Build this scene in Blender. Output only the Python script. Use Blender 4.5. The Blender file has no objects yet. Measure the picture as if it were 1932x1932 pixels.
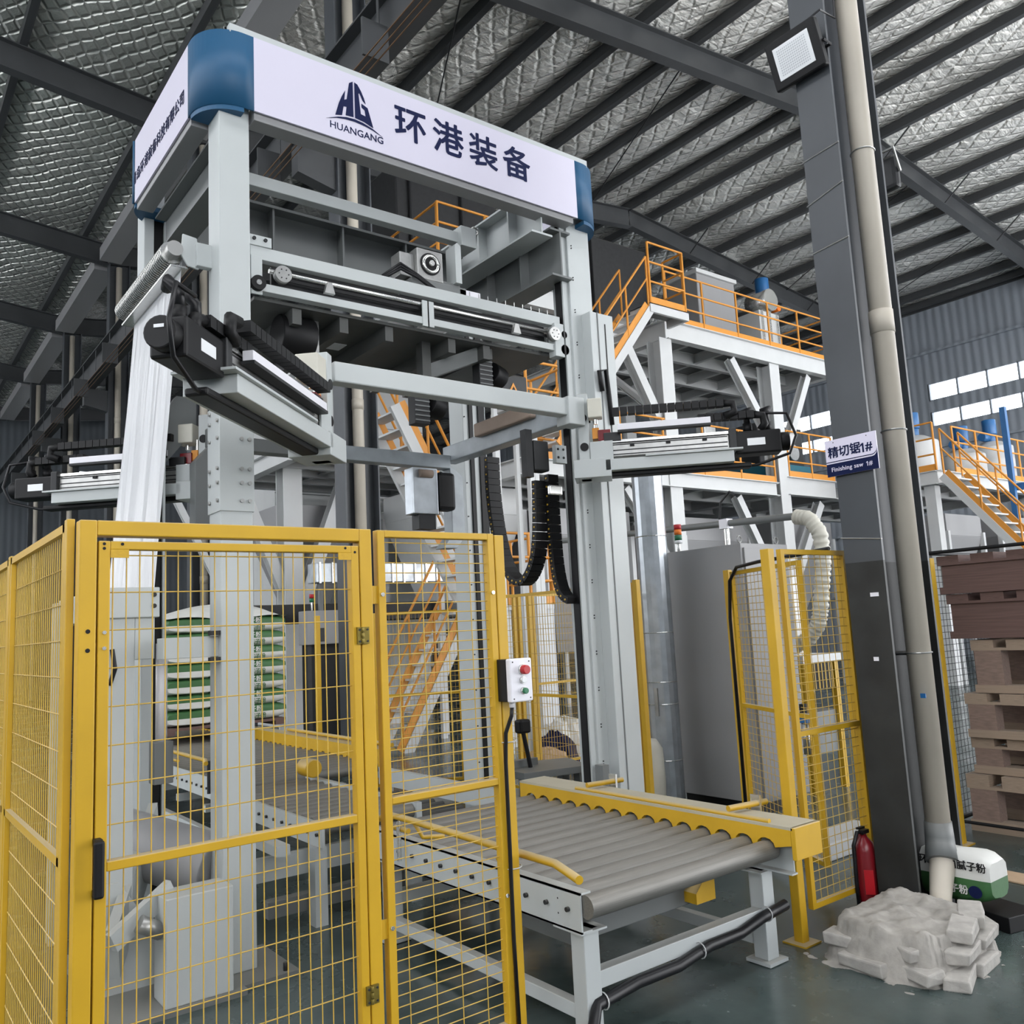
import bpy, math, random
from mathutils import Vector, Matrix
random.seed(7)
SC = bpy.context.scene
COL = SC.collection
V = Vector
PI = math.pi

# ------------------------------------------------------------------ camera
cam = bpy.data.cameras.new('camera'); camo = bpy.data.objects.new('camera', cam); COL.objects.link(camo)
def _cam():
    yaw, pit, rol = [math.radians(a) for a in (52.325, 7.734, -2.916)]
    F = V((math.cos(yaw)*math.cos(pit), math.sin(yaw)*math.cos(pit), math.sin(pit)))
    R = V((math.sin(yaw), -math.cos(yaw), 0)); U = R.cross(F)
    c, s = math.cos(rol), math.sin(rol)
    r = c*R + s*U; u = -s*R + c*U
    m = Matrix.Identity(4)
    for i in range(3):
        m[i][0] = r[i]; m[i][1] = u[i]; m[i][2] = -F[i]
    m.translation = V((0, 0, 1.7))
    camo.matrix_world = m
_cam()
cam.sensor_width = 36; cam.lens = 1625.67/1932*36; cam.clip_end = 300; cam.clip_start = .05
SC.camera = camo

# ------------------------------------------------------------------ sky, light, exposure
W = bpy.data.worlds.new('sky'); SC.world = W; W.use_nodes = True
W.node_tree.nodes['Background'].inputs[0].default_value = (.96, .975, 1.0, 1)
W.node_tree.nodes['Background'].inputs[1].default_value = 8.0
SC.view_settings.view_transform = 'Standard'; SC.view_settings.look = 'None'
SC.view_settings.gamma = 1; SC.view_settings.use_curve_mapping = False
SC.view_settings.exposure = -0.5
SC.cycles.max_bounces = 8; SC.cycles.diffuse_bounces = 4; SC.cycles.glossy_bounces = 4
SC.cycles.transparent_max_bounces = 12; SC.cycles.sample_clamp_indirect = 6

# ------------------------------------------------------------------ materials
def mat(name, col, rough=.5, metal=0., var=.12, scale=6., bump=0., dust=0., dustcol=(.30, .28, .24), spec=.5, stretch=None):
    m = bpy.data.materials.new(name); m.use_nodes = True
    N = m.node_tree.nodes; L = m.node_tree.links; b = N['Principled BSDF']
    b.inputs['Roughness'].default_value = rough; b.inputs['Metallic'].default_value = metal
    b.inputs['Specular IOR Level'].default_value = spec
    tc = N.new('ShaderNodeTexCoord'); mp = N.new('ShaderNodeMapping')
    L.new(tc.outputs['Object'], mp.inputs[0])
    if stretch: mp.inputs['Scale'].default_value = stretch
    nz = N.new('ShaderNodeTexNoise'); nz.inputs['Scale'].default_value = scale; nz.inputs['Detail'].default_value = 6
    L.new(mp.outputs[0], nz.inputs[0])
    mx = N.new('ShaderNodeMix'); mx.data_type = 'RGBA'
    a = [max(0, c*(1-var*1.6)) for c in col]; d = [min(1, c*(1+var)) for c in col]
    mx.inputs[6].default_value = (*a, 1); mx.inputs[7].default_value = (*d, 1)
    L.new(nz.outputs[0], mx.inputs[0])
    out = mx.outputs[2]
    if dust > 0:                                   # dust settles on faces that look up
        ge = N.new('ShaderNodeNewGeometry'); sp = N.new('ShaderNodeSeparateXYZ'); L.new(ge.outputs['Normal'], sp.inputs[0])
        ml = N.new('ShaderNodeMath'); ml.operation = 'MULTIPLY'; ml.use_clamp = True; ml.inputs[1].default_value = dust
        L.new(sp.outputs[2], ml.inputs[0])
        m2 = N.new('ShaderNodeMix'); m2.data_type = 'RGBA'; L.new(ml.outputs[0], m2.inputs[0]); L.new(out, m2.inputs[6])
        m2.inputs[7].default_value = (*dustcol, 1); out = m2.outputs[2]
    L.new(out, b.inputs['Base Color'])
    if bump:
        bp = N.new('ShaderNodeBump'); bp.inputs['Strength'].default_value = bump; bp.inputs['Distance'].default_value = .01
        L.new(nz.outputs[0], bp.inputs['Height']); L.new(bp.outputs[0], b.inputs['Normal'])
    return m

M = dict(
 grey=mat('machine_grey_paint', (.50, .53, .53), .42, var=.06, dust=.5, scale=3),
 under=mat('shaded_underside_grey', (.085, .088, .085), .5, var=.25, scale=4),  # shade below the platen is put into this darker grey
 woodmid=mat('pallet_wood_mid', (.26, .18, .145), .75, var=.3, scale=3, stretch=(6, 1, 6), dust=.3),
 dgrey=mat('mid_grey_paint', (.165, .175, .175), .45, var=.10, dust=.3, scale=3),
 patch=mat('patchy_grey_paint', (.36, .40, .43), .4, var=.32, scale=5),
 white=mat('white_paint', (.60, .61, .61), .45, var=.05, dust=.25, scale=3),
 steel=mat('bare_steel', (.45, .45, .44), .38, .85, var=.2, scale=20),
 bright=mat('bright_metal', (.72, .72, .70), .25, .9, var=.1, scale=30),
 roller=mat('roller_steel', (.20, .195, .18), .5, .35, var=.25, scale=9, dust=.35, dustcol=(.34, .31, .27)),
 galv=mat('galvanised_sheet', (.52, .56, .60), .33, .75, var=.22, scale=9, bump=.12),
 yellow=mat('yellow_paint', (.60, .355, .014), .45, var=.13, scale=4, dust=.8, dustcol=(.44, .38, .26)),
 dusty=mat('dusty_yellow_top', (.46, .42, .32), .7, var=.12, scale=5),
 wire=mat('yellow_wire', (.62, .40, .06), .45, var=.1, dust=.3, dustcol=(.5, .42, .25)),
 orange=mat('orange_paint', (.72, .29, .03), .45, var=.10, dust=.3, scale=4),
 black=mat('black_plastic', (.007, .007, .008), .5, var=.3, scale=12, spec=.3),
 dark=mat('dark_metal', (.024, .025, .027), .5, .2, var=.3, scale=10, dust=.25),
 rubber=mat('black_cable', (.008, .008, .010), .38, var=.2, spec=.35),
 column=mat('column_grey_paint', (.060, .066, .075), .42, var=.25, scale=2.2, bump=.15),
 colblack=mat('column_black_paint', (.022, .024, .024), .5, var=.6, scale=5, bump=.4),
 roofsteel=mat('roof_steel_paint', (.055, .058, .062), .5, var=.25, scale=1.5),
 pvc=mat('pipe_pvc', (.56, .51, .43), .45, var=.12, scale=2.5, bump=.1),
 blue=mat('sign_blue', (.004, .078, .18), .5, var=.04),
 banner=mat('sign_banner', (.63, .605, .72), .45, var=.03, scale=2, bump=.08),
 navy=mat('navy_print', (.006, .011, .055), .6, var=.05, spec=.15),
 lilac=mat('plate_white', (.72, .68, .82), .4, var=.03),
 cab=mat('cabinet_grey', (.30, .30, .305), .45, var=.03, scale=2),
 boxwhite=mat('box_white', (.80, .79, .84), .35, var=.03),
 red=mat('red_plastic', (.45, .012, .02), .3, var=.05),
 green=mat('green_plastic', (.015, .16, .07), .3, var=.05),
 amber=mat('amber_plastic', (.85, .20, .02), .3, var=.05),
 extred=mat('extinguisher_red', (.20, .008, .014), .28, var=.15),
 wood=mat('pallet_wood_red', (.15, .088, .075), .75, var=.35, scale=3, stretch=(6, 1, 6), dust=.3),
 woodlight=mat('pallet_wood_pale', (.36, .27, .20), .75, var=.25, scale=3, stretch=(6, 1, 6), dust=.3),
 card=mat('cardboard', (.48, .34, .22), .8, var=.12),
 mortar=mat('mortar', (.36, .34, .31), .9, var=.35, scale=14, bump=.9),
 brick=mat('cement_brick', (.42, .40, .37), .9, var=.25, scale=18, bump=.6),
 bagwhite=mat('bag_white', (.66, .66, .63), .5, var=.08, bump=.25, scale=10),
 baggreen=mat('bag_green', (.045, .14, .045), .45, var=.12, bump=.25, scale=10),
 bluepaint=mat('blue_paint', (.02, .13, .34), .35, var=.1),
 teal=mat('teal_paint', (.02, .17, .24), .4, var=.1),
 cream=mat('cream_film', (.62, .60, .52), .4, var=.1),
 wallr=mat('wall_cladding', (.30, .33, .37), .5, var=.06),
 walle=mat('wall_cladding_dark', (.10, .115, .13), .55, var=.1),
 copper=mat('copper_bar', (.16, .09, .05), .45, .6),
 brass=mat('hinge_brass', (.25, .19, .04), .4, .6, var=.3, scale=30),
 board=mat('brown_board', (.34, .26, .21), .7, var=.12),
 lens=mat('lamp_lens', (.82, .84, .86), .25, var=.03),
 led=mat('led_grey', (.5, .52, .55), .3, var=.03),
)

def foil_mat(name, wsc, line, crinkle, strx, tint):
    m = bpy.data.materials.new(name); m.use_nodes = True
    N = m.node_tree.nodes; L = m.node_tree.links; b = N['Principled BSDF']
    b.inputs['Metallic'].default_value = .66; b.inputs['Roughness'].default_value = .25
    tc = N.new('ShaderNodeTexCoord')
    wp = N.new('ShaderNodeTexNoise'); wp.inputs['Scale'].default_value = 1.1; wp.inputs['Detail'].default_value = 2; L.new(tc.outputs['Object'], wp.inputs[0])
    wa = N.new('ShaderNodeMixRGB'); wa.blend_type = 'LINEAR_LIGHT'; wa.inputs[0].default_value = .12
    L.new(tc.outputs['Object'], wa.inputs[1]); L.new(wp.outputs['Color'], wa.inputs[2])
    def lines(rot):
        mp = N.new('ShaderNodeMapping'); mp.inputs['Rotation'].default_value = (0, 0, rot); L.new(wa.outputs[0], mp.inputs[0])
        w = N.new('ShaderNodeTexWave'); w.wave_profile = 'TRI'; w.inputs['Scale'].default_value = wsc; L.new(mp.outputs[0], w.inputs[0])
        p = N.new('ShaderNodeMapRange'); p.interpolation_type = 'SMOOTHSTEP'; p.inputs[1].default_value = 0; p.inputs[2].default_value = .42; L.new(w.outputs['Fac'], p.inputs[0])
        return p.outputs[0]
    mn = N.new('ShaderNodeMath'); mn.operation = 'MINIMUM'; L.new(lines(.60), mn.inputs[0]); L.new(lines(-.60), mn.inputs[1])
    ls = N.new('ShaderNodeMath'); ls.operation = 'MULTIPLY'; ls.inputs[1].default_value = line; L.new(mn.outputs[0], ls.inputs[0])
    mp = N.new('ShaderNodeMapping'); mp.inputs['Scale'].default_value = strx; L.new(tc.outputs['Object'], mp.inputs[0])
    n = N.new('ShaderNodeTexNoise'); n.inputs['Scale'].default_value = 2.2; n.inputs['Detail'].default_value = 9; n.inputs['Roughness'].default_value = .66; L.new(mp.outputs[0], n.inputs[0])
    m1 = N.new('ShaderNodeMath'); m1.operation = 'MULTIPLY_ADD'; m1.inputs[1].default_value = crinkle; L.new(n.outputs[0], m1.inputs[0]); L.new(ls.outputs[0], m1.inputs[2])
    bp = N.new('ShaderNodeBump'); bp.inputs['Strength'].default_value = 1.; bp.inputs['Distance'].default_value = .07
    L.new(m1.outputs[0], bp.inputs['Height']); L.new(bp.outputs[0], b.inputs['Normal'])
    n2 = N.new('ShaderNodeTexNoise'); n2.inputs['Scale'].default_value = .35; n2.inputs['Detail'].default_value = 3; L.new(tc.outputs['Object'], n2.inputs[0])
    r = N.new('ShaderNodeValToRGB'); r.color_ramp.elements[0].position = .25; r.color_ramp.elements[1].position = .75
    r.color_ramp.elements[0].color = (tint[0]*.75, tint[1]*.75, tint[2]*.75, 1); r.color_ramp.elements[1].color = (*tint, 1)
    L.new(n2.outputs[0], r.inputs[0]); L.new(r.outputs[0], b.inputs['Base Color'])
    return m
M['foil_l'] = foil_mat('roof_foil_netted', 1.25, .55, 1.0, (1, 1, 1), (.92, .94, .88)); M['foil'] = foil_mat('roof_foil_crinkled', 1.0, .35, 1.6, (.55, 1.5, 1), (.92, .91, .86))


def floor_mat():
    m = bpy.data.materials.new('green_epoxy_floor'); m.use_nodes = True
    N = m.node_tree.nodes; L = m.node_tree.links; b = N['Principled BSDF']
    tc = N.new('ShaderNodeTexCoord')
    n = N.new('ShaderNodeTexNoise'); n.inputs['Scale'].default_value = .9; n.inputs['Detail'].default_value = 9; n.inputs['Roughness'].default_value = .62; L.new(tc.outputs['Object'], n.inputs[0])
    r = N.new('ShaderNodeValToRGB'); e = r.color_ramp.elements
    e[0].position = .32; e[0].color = (.024, .039, .037, 1); e[1].position = .72; e[1].color = (.092, .118, .114, 1)
    L.new(n.outputs[0], r.inputs[0]); L.new(r.outputs[0], b.inputs['Base Color'])
    r2 = N.new('ShaderNodeMapRange'); r2.inputs[1].default_value = .3; r2.inputs[2].default_value = .7; r2.inputs[3].default_value = .09; r2.inputs[4].default_value = .38
    L.new(n.outputs[0], r2.inputs[0]); L.new(r2.outputs[0], b.inputs['Roughness'])
    n3 = N.new('ShaderNodeTexNoise'); n3.inputs['Scale'].default_value = 2.2; n3.inputs['Detail'].default_value = 3; L.new(tc.outputs['Object'], n3.inputs[0])
    bp = N.new('ShaderNodeBump'); bp.inputs['Strength'].default_value = .25; bp.inputs['Distance'].default_value = .02
    L.new(n3.outputs[0], bp.inputs['Height']); L.new(bp.outputs[0], b.inputs['Normal'])
    return m
M['floor'] = floor_mat()

def rib_mat(name, col, axis):
    m = mat(name, col, .5, var=.06, scale=.6)
    N = m.node_tree.nodes; L = m.node_tree.links
    tc = N.new('ShaderNodeTexCoord'); w = N.new('ShaderNodeTexWave'); w.bands_direction = axis; w.inputs['Scale'].default_value = 1.1
    L.new(tc.outputs['Object'], w.inputs[0])
    bp = N.new('ShaderNodeBump'); bp.inputs['Strength'].default_value = .5; bp.inputs['Distance'].default_value = .03
    L.new(w.outputs[0], bp.inputs['Height']); L.new(bp.outputs[0], m.node_tree.nodes['Principled BSDF'].inputs['Normal'])
    return m
M['wallr'] = rib_mat('ribbed_wall_sheet', (.30, .33, .37), 'Y'); M['walle'] = rib_mat('ribbed_end_wall_sheet', (.10, .115, .13), 'X')

def glass_mat():
    m = bpy.data.materials.new('window_glass'); m.use_nodes = True
    N = m.node_tree.nodes; L = m.node_tree.links; N.remove(N['Principled BSDF'])
    t = N.new('ShaderNodeBsdfTransparent'); t.inputs[0].default_value = (.93, .95, .97, 1)
    g = N.new('ShaderNodeBsdfGlossy'); g.inputs['Roughness'].default_value = .05
    mx = N.new('ShaderNodeMixShader'); mx.inputs[0].default_value = .06
    L.new(t.outputs[0], mx.inputs[1]); L.new(g.outputs[0], mx.inputs[2]); L.new(mx.outputs[0], N['Material Output'].inputs[0])
    return m
M['glass'] = glass_mat()

def film_mat():
    m = bpy.data.materials.new('white_stretch_film'); m.use_nodes = True
    N = m.node_tree.nodes; L = m.node_tree.links; b = N['Principled BSDF']
    b.inputs['Base Color'].default_value = (.82, .83, .86, 1); b.inputs['Roughness'].default_value = .28
    tc = N.new('ShaderNodeTexCoord'); mp = N.new('ShaderNodeMapping'); mp.inputs['Scale'].default_value = (1, 9, .25); L.new(tc.outputs['Object'], mp.inputs[0])
    n = N.new('ShaderNodeTexNoise'); n.inputs['Scale'].default_value = 2.5; n.inputs['Detail'].default_value = 4; L.new(mp.outputs[0], n.inputs[0])
    bp = N.new('ShaderNodeBump'); bp.inputs['Strength'].default_value = .5; bp.inputs['Distance'].default_value = .03
    L.new(n.outputs[0], bp.inputs['Height']); L.new(bp.outputs[0], b.inputs['Normal'])
    tr = N.new('ShaderNodeBsdfTranslucent'); tr.inputs[0].default_value = (.8, .82, .85, 1)
    mx = N.new('ShaderNodeMixShader'); mx.inputs[0].default_value = .3
    L.new(b.outputs[0], mx.inputs[1]); L.new(tr.outputs[0], mx.inputs[2]); L.new(mx.outputs[0], N['Material Output'].inputs[0])
    return m
M['film'] = film_mat()

# ------------------------------------------------------------------ builders
def thing(name, label, cat, loc, group=None):
    o = bpy.data.objects.new(name, None); COL.objects.link(o); o.location = loc; o.empty_display_size = .1
    o['label'] = label; o['category'] = cat
    if group: o['group'] = group
    return o
def rootloc(par):
    p = V((0, 0, 0))
    while par is not None:
        p = p + par.location if par.type == 'EMPTY' else p
        par = par.parent
    return p
def adopt(o, par):
    if par is None: return
    o.parent = par
    q = par
    if q.type == 'EMPTY': o.matrix_parent_inverse = Matrix.Translation(-q.location)
    else:                                            # sub-part of a mesh part: undo that part's own world matrix
        o.matrix_parent_inverse = WM[q.name].inverted()
WM = {}
def reg(o, mw):
    WM[o.name] = mw
    o.matrix_basis = mw
class G:
    def __init__(s): s.v = []; s.f = []
    def poly(s, vs, fs):
        n = len(s.v); s.v += [tuple(p) for p in vs]; s.f += [tuple(i+n for i in f) for f in fs]; return s
    def box(s, x0, x1, y0, y1, z0, z1):
        return s.poly([(x, y, z) for x in (x0, x1) for y in (y0, y1) for z in (z0, z1)],
                      [(0, 1, 3, 2), (4, 6, 7, 5), (0, 4, 5, 1), (2, 3, 7, 6), (0, 2, 6, 4), (1, 5, 7, 3)])
    def obox(s, p, q, w, h, up=(0, 0, 1), ext=0):
        p = V(p); q = V(q); d = (q-p).normalized(); p = p-d*ext; q = q+d*ext
        u = V(up); a = d.cross(u)
        if a.length < 1e-4: u = V((1, 0, 0)); a = d.cross(u)
        a.normalize(); b = a.cross(d).normalized()
        vs = []
        for c in (p, q):
            for i, j in ((-1, -1), (1, -1), (1, 1), (-1, 1)): vs.append(c+a*w/2*i+b*h/2*j)
        return s.poly(vs, [(0, 1, 2, 3), (7, 6, 5, 4), (0, 4, 5, 1), (1, 5, 6, 2), (2, 6, 7, 3), (3, 7, 4, 0)])
    def hbeam(s, p, q, w, h, t=.012, up=(0, 0, 1)):   # I-section: flanges across 'up'
        p = V(p); q = V(q); d = (q-p).normalized(); u = V(up); a = d.cross(u)
        if a.length < 1e-4: u = V((1, 0, 0)); a = d.cross(u)
        a.normalize(); b = a.cross(d).normalized()
        for sg in (-1, 1): s.obox(p+b*sg*(h/2-t/2), q+b*sg*(h/2-t/2), w, t, b)
        return s.obox(p, q, t*.8, h-2*t, b)
    def cyl(s, p, q, r, n=14, r2=None):
        p = V(p); q = V(q); d = (q-p).normalized(); r2 = r if r2 is None else r2
        u = V((0, 0, 1)) if abs(d.z) < .9 else V((1, 0, 0)); a = d.cross(u).normalized(); b = a.cross(d)
        vs = [p+(a*math.cos(2*PI*i/n)+b*math.sin(2*PI*i/n))*r for i in range(n)]+[q+(a*math.cos(2*PI*i/n)+b*math.sin(2*PI*i/n))*r2 for i in range(n)]
        return s.poly(vs, [(i, i+n, (i+1) % n+n, (i+1) % n) for i in range(n)]+[tuple(range(n)), tuple(range(2*n-1, n-1, -1))])
    def tube(s, pts, r, n=10):
        pts = [V(p) for p in pts]; vs = []; K = len(pts); a = None
        for k, p in enumerate(pts):
            d = (pts[min(k+1, K-1)]-pts[max(k-1, 0)]).normalized()
            if a is None:
                u = V((0, 0, 1)) if abs(d.z) < .9 else V((1, 0, 0)); a = d.cross(u).normalized()
            else:
                a = (a-d*a.dot(d)).normalized()
            b = a.cross(d)
            rr = r[k] if isinstance(r, (list, tuple)) else r
            vs += [p+(a*math.cos(2*PI*i/n)+b*math.sin(2*PI*i/n))*rr for i in range(n)]
        fs = [(k*n+i, k*n+(i+1) % n, (k+1)*n+(i+1) % n, (k+1)*n+i) for k in range(K-1) for i in range(n)]
        return s.poly(vs, fs+[tuple(range(n-1, -1, -1)), tuple(range((K-1)*n, K*n))])
    def prism(s, pts, o, u, v, t):                     # 2D outline in plane (o; u, v), thickness t along u x v
        o = V(o); u = V(u).normalized(); v = V(v).normalized(); w = u.cross(v)*t; n = len(pts)
        vs = [o+u*a+v*b for a, b in pts]; vs += [p+w for p in vs]
        return s.poly(vs, [tuple(range(n-1, -1, -1)), tuple(range(n, 2*n))]+[(i, (i+1) % n, (i+1) % n+n, i+n) for i in range(n)])
    def obj(s, name, m, par=None, bevel=0., smooth=False, kind=None):
        me = bpy.data.meshes.new(name); me.from_pydata(s.v, [], s.f); me.update()
        import bmesh
        bm = bmesh.new(); bm.from_mesh(me); bmesh.ops.recalc_face_normals(bm, faces=bm.faces); bm.to_mesh(me); bm.free()
        me.materials.append(M[m] if isinstance(m, str) else m)
        if smooth:
            me.polygons.foreach_set('use_smooth', [len(p.vertices) == 4 for p in me.polygons])
        o = bpy.data.objects.new(name, me); COL.objects.link(o); reg(o, Matrix.Identity(4)); adopt(o, par)
        if bevel:
            b = o.modifiers.new('edge', 'BEVEL'); b.width = bevel; b.segments = 2; b.limit_method = 'ANGLE'
        if kind: o['kind'] = kind
        return o
_sh = {}
def shared(kind, m):
    k = (kind, m)
    if k not in _sh:
        g = G()
        if kind == 'cube': g.box(-.5, .5, -.5, .5, -.5, .5)
        elif kind == 'rod': g.cyl((0, 0, -.5), (0, 0, .5), 1, 6)
        else: g.cyl((0, 0, -.5), (0, 0, .5), 1, 16)
        me = bpy.data.meshes.new(kind+'_'+m); me.from_pydata(g.v, [], g.f); me.update()
        import bmesh
        bm = bmesh.new(); bm.from_mesh(me); bmesh.ops.recalc_face_normals(bm, faces=bm.faces); bm.to_mesh(me); bm.free()
        if kind != 'cube': me.polygons.foreach_set('use_smooth', [len(p.vertices) == 4 for p in me.polygons])
        me.materials.append(M[m]); _sh[k] = me
    return _sh[k]
def inst(name, me, mw, par):
    o = bpy.data.objects.new(name, me); COL.objects.link(o); reg(o, mw); adopt(o, par); return o
def box(name, par, m, x0, x1, y0, y1, z0, z1):
    mw = Matrix.Translation(((x0+x1)/2, (y0+y1)/2, (z0+z1)/2)) @ Matrix.Diagonal((abs(x1-x0), abs(y1-y0), abs(z1-z0), 1))
    return inst(name, shared('cube', m), mw, par)
def frame(d, up=(0, 0, 1)):
    d = V(d).normalized(); a = V(up).cross(d)
    if a.length < 1e-4: a = V((1, 0, 0)).cross(d)
    if a.length < 1e-4: a = V((0, 1, 0)).cross(d)
    a.normalize(); b = d.cross(a)
    m = Matrix.Identity(4)
    for i in range(3): m[i][0] = a[i]; m[i][1] = b[i]; m[i][2] = d[i]
    return m
def bar(name, par, m, p, q, w, h, up=(0, 0, 1)):       # w: sideways, h: along up
    p = V(p); q = V(q)
    return inst(name, shared('cube', m), Matrix.Translation((p+q)/2) @ frame(q-p, up) @ Matrix.Diagonal((w, h, (q-p).length, 1)), par)
def rod(name, par, m, p, q, r, n=6):
    p = V(p); q = V(q)
    return inst(name, shared('rod' if n <= 6 else 'cyl', m), Matrix.Translation((p+q)/2) @ frame(q-p) @ Matrix.Diagonal((r, r, (q-p).length, 1)), par)
def tag(o, label, cat, group=None):
    o['label'] = label; o['category'] = cat
    if group: o['group'] = group
    return o
def struct(o): o['kind'] = 'structure'; return o
def mtext(name, par, m, body, size, o, u, v, w=.004, **k):
    'heavy lettering: the same glyphs laid over each other a stroke width apart'
    u = V(u).normalized(); v = V(v).normalized(); n = u.cross(v); R = None
    for i, (a, b) in enumerate(((0, 0), (1, 0), (-1, 0), (0, 1), (0, -1), (.7, .7), (-.7, .7), (.7, -.7), (-.7, -.7))):
        t = text(name, par, m, body, size, V(o)+u*a*w+v*b*w+n*.00008*i, u, v, 0., .0015, **k)
        if R is None: R = t
        else: join(R, t)
    return R
def join(a, b):
    import bmesh
    bm = bmesh.new(); bm.from_mesh(a.data); k = len(bm.verts)
    b2 = b.data.copy(); b2.transform(WM[a.name].inverted() @ WM[b.name]); bm.from_mesh(b2); bm.to_mesh(a.data); bm.free()
    WM.pop(b.name); bpy.data.objects.remove(b)
def text(name, par, m, body, size, o, u, v, bold=0., thick=.002, space=1., center=True):
    c = bpy.data.curves.new('tmp', 'FONT'); c.body = body; c.size = size; c.offset = bold; c.extrude = thick/2; c.space_character = space
    c.resolution_u = 3
    if center: c.align_x = 'CENTER'; c.align_y = 'CENTER'
    t = bpy.data.objects.new('tmp', c); COL.objects.link(t)
    me = bpy.data.meshes.new_from_object(t.evaluated_get(bpy.context.evaluated_depsgraph_get()))
    bpy.data.objects.remove(t); bpy.data.curves.remove(c)
    me.materials.clear(); me.materials.append(M[m])
    u = V(u).normalized(); v = V(v).normalized(); w = u.cross(v); mw = Matrix.Identity(4)
    for i in range(3): mw[i][0] = u[i]; mw[i][1] = v[i]; mw[i][2] = w[i]; mw[i][3] = o[i]
    return inst(name, me, mw, par)
def arc(c, r, a0, a1, n, u, v):
    c = V(c); u = V(u); v = V(v)
    return [c+u*r*math.cos(a0+(a1-a0)*i/n)+v*r*math.sin(a0+(a1-a0)*i/n) for i in range(n+1)]

# ------------------------------------------------------------------ the building
fl = struct(G().box(-14, 30, -8, 44, -.2, 0).obj('floor', 'floor'))
ceil = G().box(29.9, 30.05, 0, 44, 12.2, 12.5).obj('ceiling', 'roofsteel'); struct(ceil)
def zr(x): return 13.05-abs(x-17.5)*.112 if x > 5 else 11.65+(5-x)*.112
BAYS = [10.1, 16.4, 23.2, 29.2, 35.4, 41.6]
Y0R, Y1R = 1.5, 44
def rafter(x0, x1, y):
    g = G(); g.hbeam((x0, y, zr(x0)+.27), (x1, y, zr(x1)+.27), .22, .54, .02); g.obj('rafter', 'roofsteel', ceil)
for y in BAYS:
    rafter(5.001, 17.5, y); rafter(17.501, 30, y); rafter(-7.5, 5, y)
px = [5.5+1.5*i for i in range(9)]+[18.4+1.5*i for i in range(8)]+[29.7]+[4.4-2.35*i for i in range(6)]
for x in px:
    z = zr(x)+.54
    inst('purlin', shared('cube', 'roofsteel'), Matrix.Translation((x, (Y0R+Y1R)/2, z+.11)) @ Matrix.Diagonal((.13, Y1R-Y0R, .22, 1)), ceil)
sx = sorted(px); 
def sheet(x0, x1, sag):
    nx, ny = 7, 120; vs = []; fs = []
    for i in range(nx+1):
        for j in range(ny+1):
            x = x0+(x1-x0)*i/nx; y = Y0R+(Y1R-Y0R)*j/ny
            t = i/nx
            vs.append((x, y, zr(x)+.78-sag*math.sin(PI*t)*(.75+.35*math.sin(y*1.3+x))))
    for i in range(nx):
        for j in range(ny): fs.append((i*(ny+1)+j, i*(ny+1)+j+1, (i+1)*(ny+1)+j+1, (i+1)*(ny+1)+j))
    g = G(); g.poly(vs, fs); o = g.obj('insulation_sheet', 'foil' if x0 > 4.9 else 'foil_l', ceil)
    o.data.polygons.foreach_set('use_smooth', [True]*len(fs))
ed = [x for x in sx]
for a, b in zip(ed[:-1], ed[1:]):
    sheet(a, b, .13)
G().poly([(-9, Y0R, 13.35+.72), (5, Y0R, 12.75), (17.5, Y0R, 14.1), (30, Y0R, 12.75), (30, Y1R, 12.75), (17.5, Y1R, 14.1), (5, Y1R, 12.75), (-9, Y1R, 14.1)],
         [(0, 1, 6, 7), (1, 2, 5, 6), (2, 3, 4, 5)]).obj('roof_sheet', 'walle', ceil)
for y in BAYS[:2]:                                      # fly braces between rafters and purlins
    for x in (20, 23, 26):
        rod('fly_brace', ceil, 'dark', (x, y-.08, zr(x)+.05), (x+.1, y-.75, zr(x)+.62), .022)
for x in (7.5, 13, 22, 26): rod('tie_rod', ceil, 'dark', (x, 10.1, zr(x)+.5), (x+3, 16.4, zr(x+3)+.5), .015)

for i, y in enumerate([1.5]+BAYS[:-1]):
    G().box(4.72, 5.24, y+.3, BAYS[i]-.3, 11.62, 11.95).obj('valley_gutter', 'cab', ceil)
# left wall: out of the picture, an open band added to let in high side light
wl = struct(G().box(-14.2, -14, -8, 44, 0, 5).obj('wall_left', 'wallr')); G().box(-14.2, -14, -8, 44, 8, 14).obj('band', 'wallr', wl)
wf = struct(G().box(-14, 10, -8.2, -8, 8.5, 14).box(10, 30, -8.2, -8, 10.5, 14).obj('wall_front', 'wallr')); G().box(2.5, 10, -8.2, -8, 0, 8.5).obj('band', 'wallr', wf); G().box(-14, 2.5, -8.2, -8, 0, 3).obj('band', 'wallr', wf); G().box(-14, -6, -8.2, -8, 3, 8.5).obj('band', 'wallr', wf)  # unseen wall; its openings are shaped for the light they let in
G().box(-14, 30, -8, -1.2, 13.2, 13.3).obj('roof_sheet', 'walle', ceil)
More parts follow.
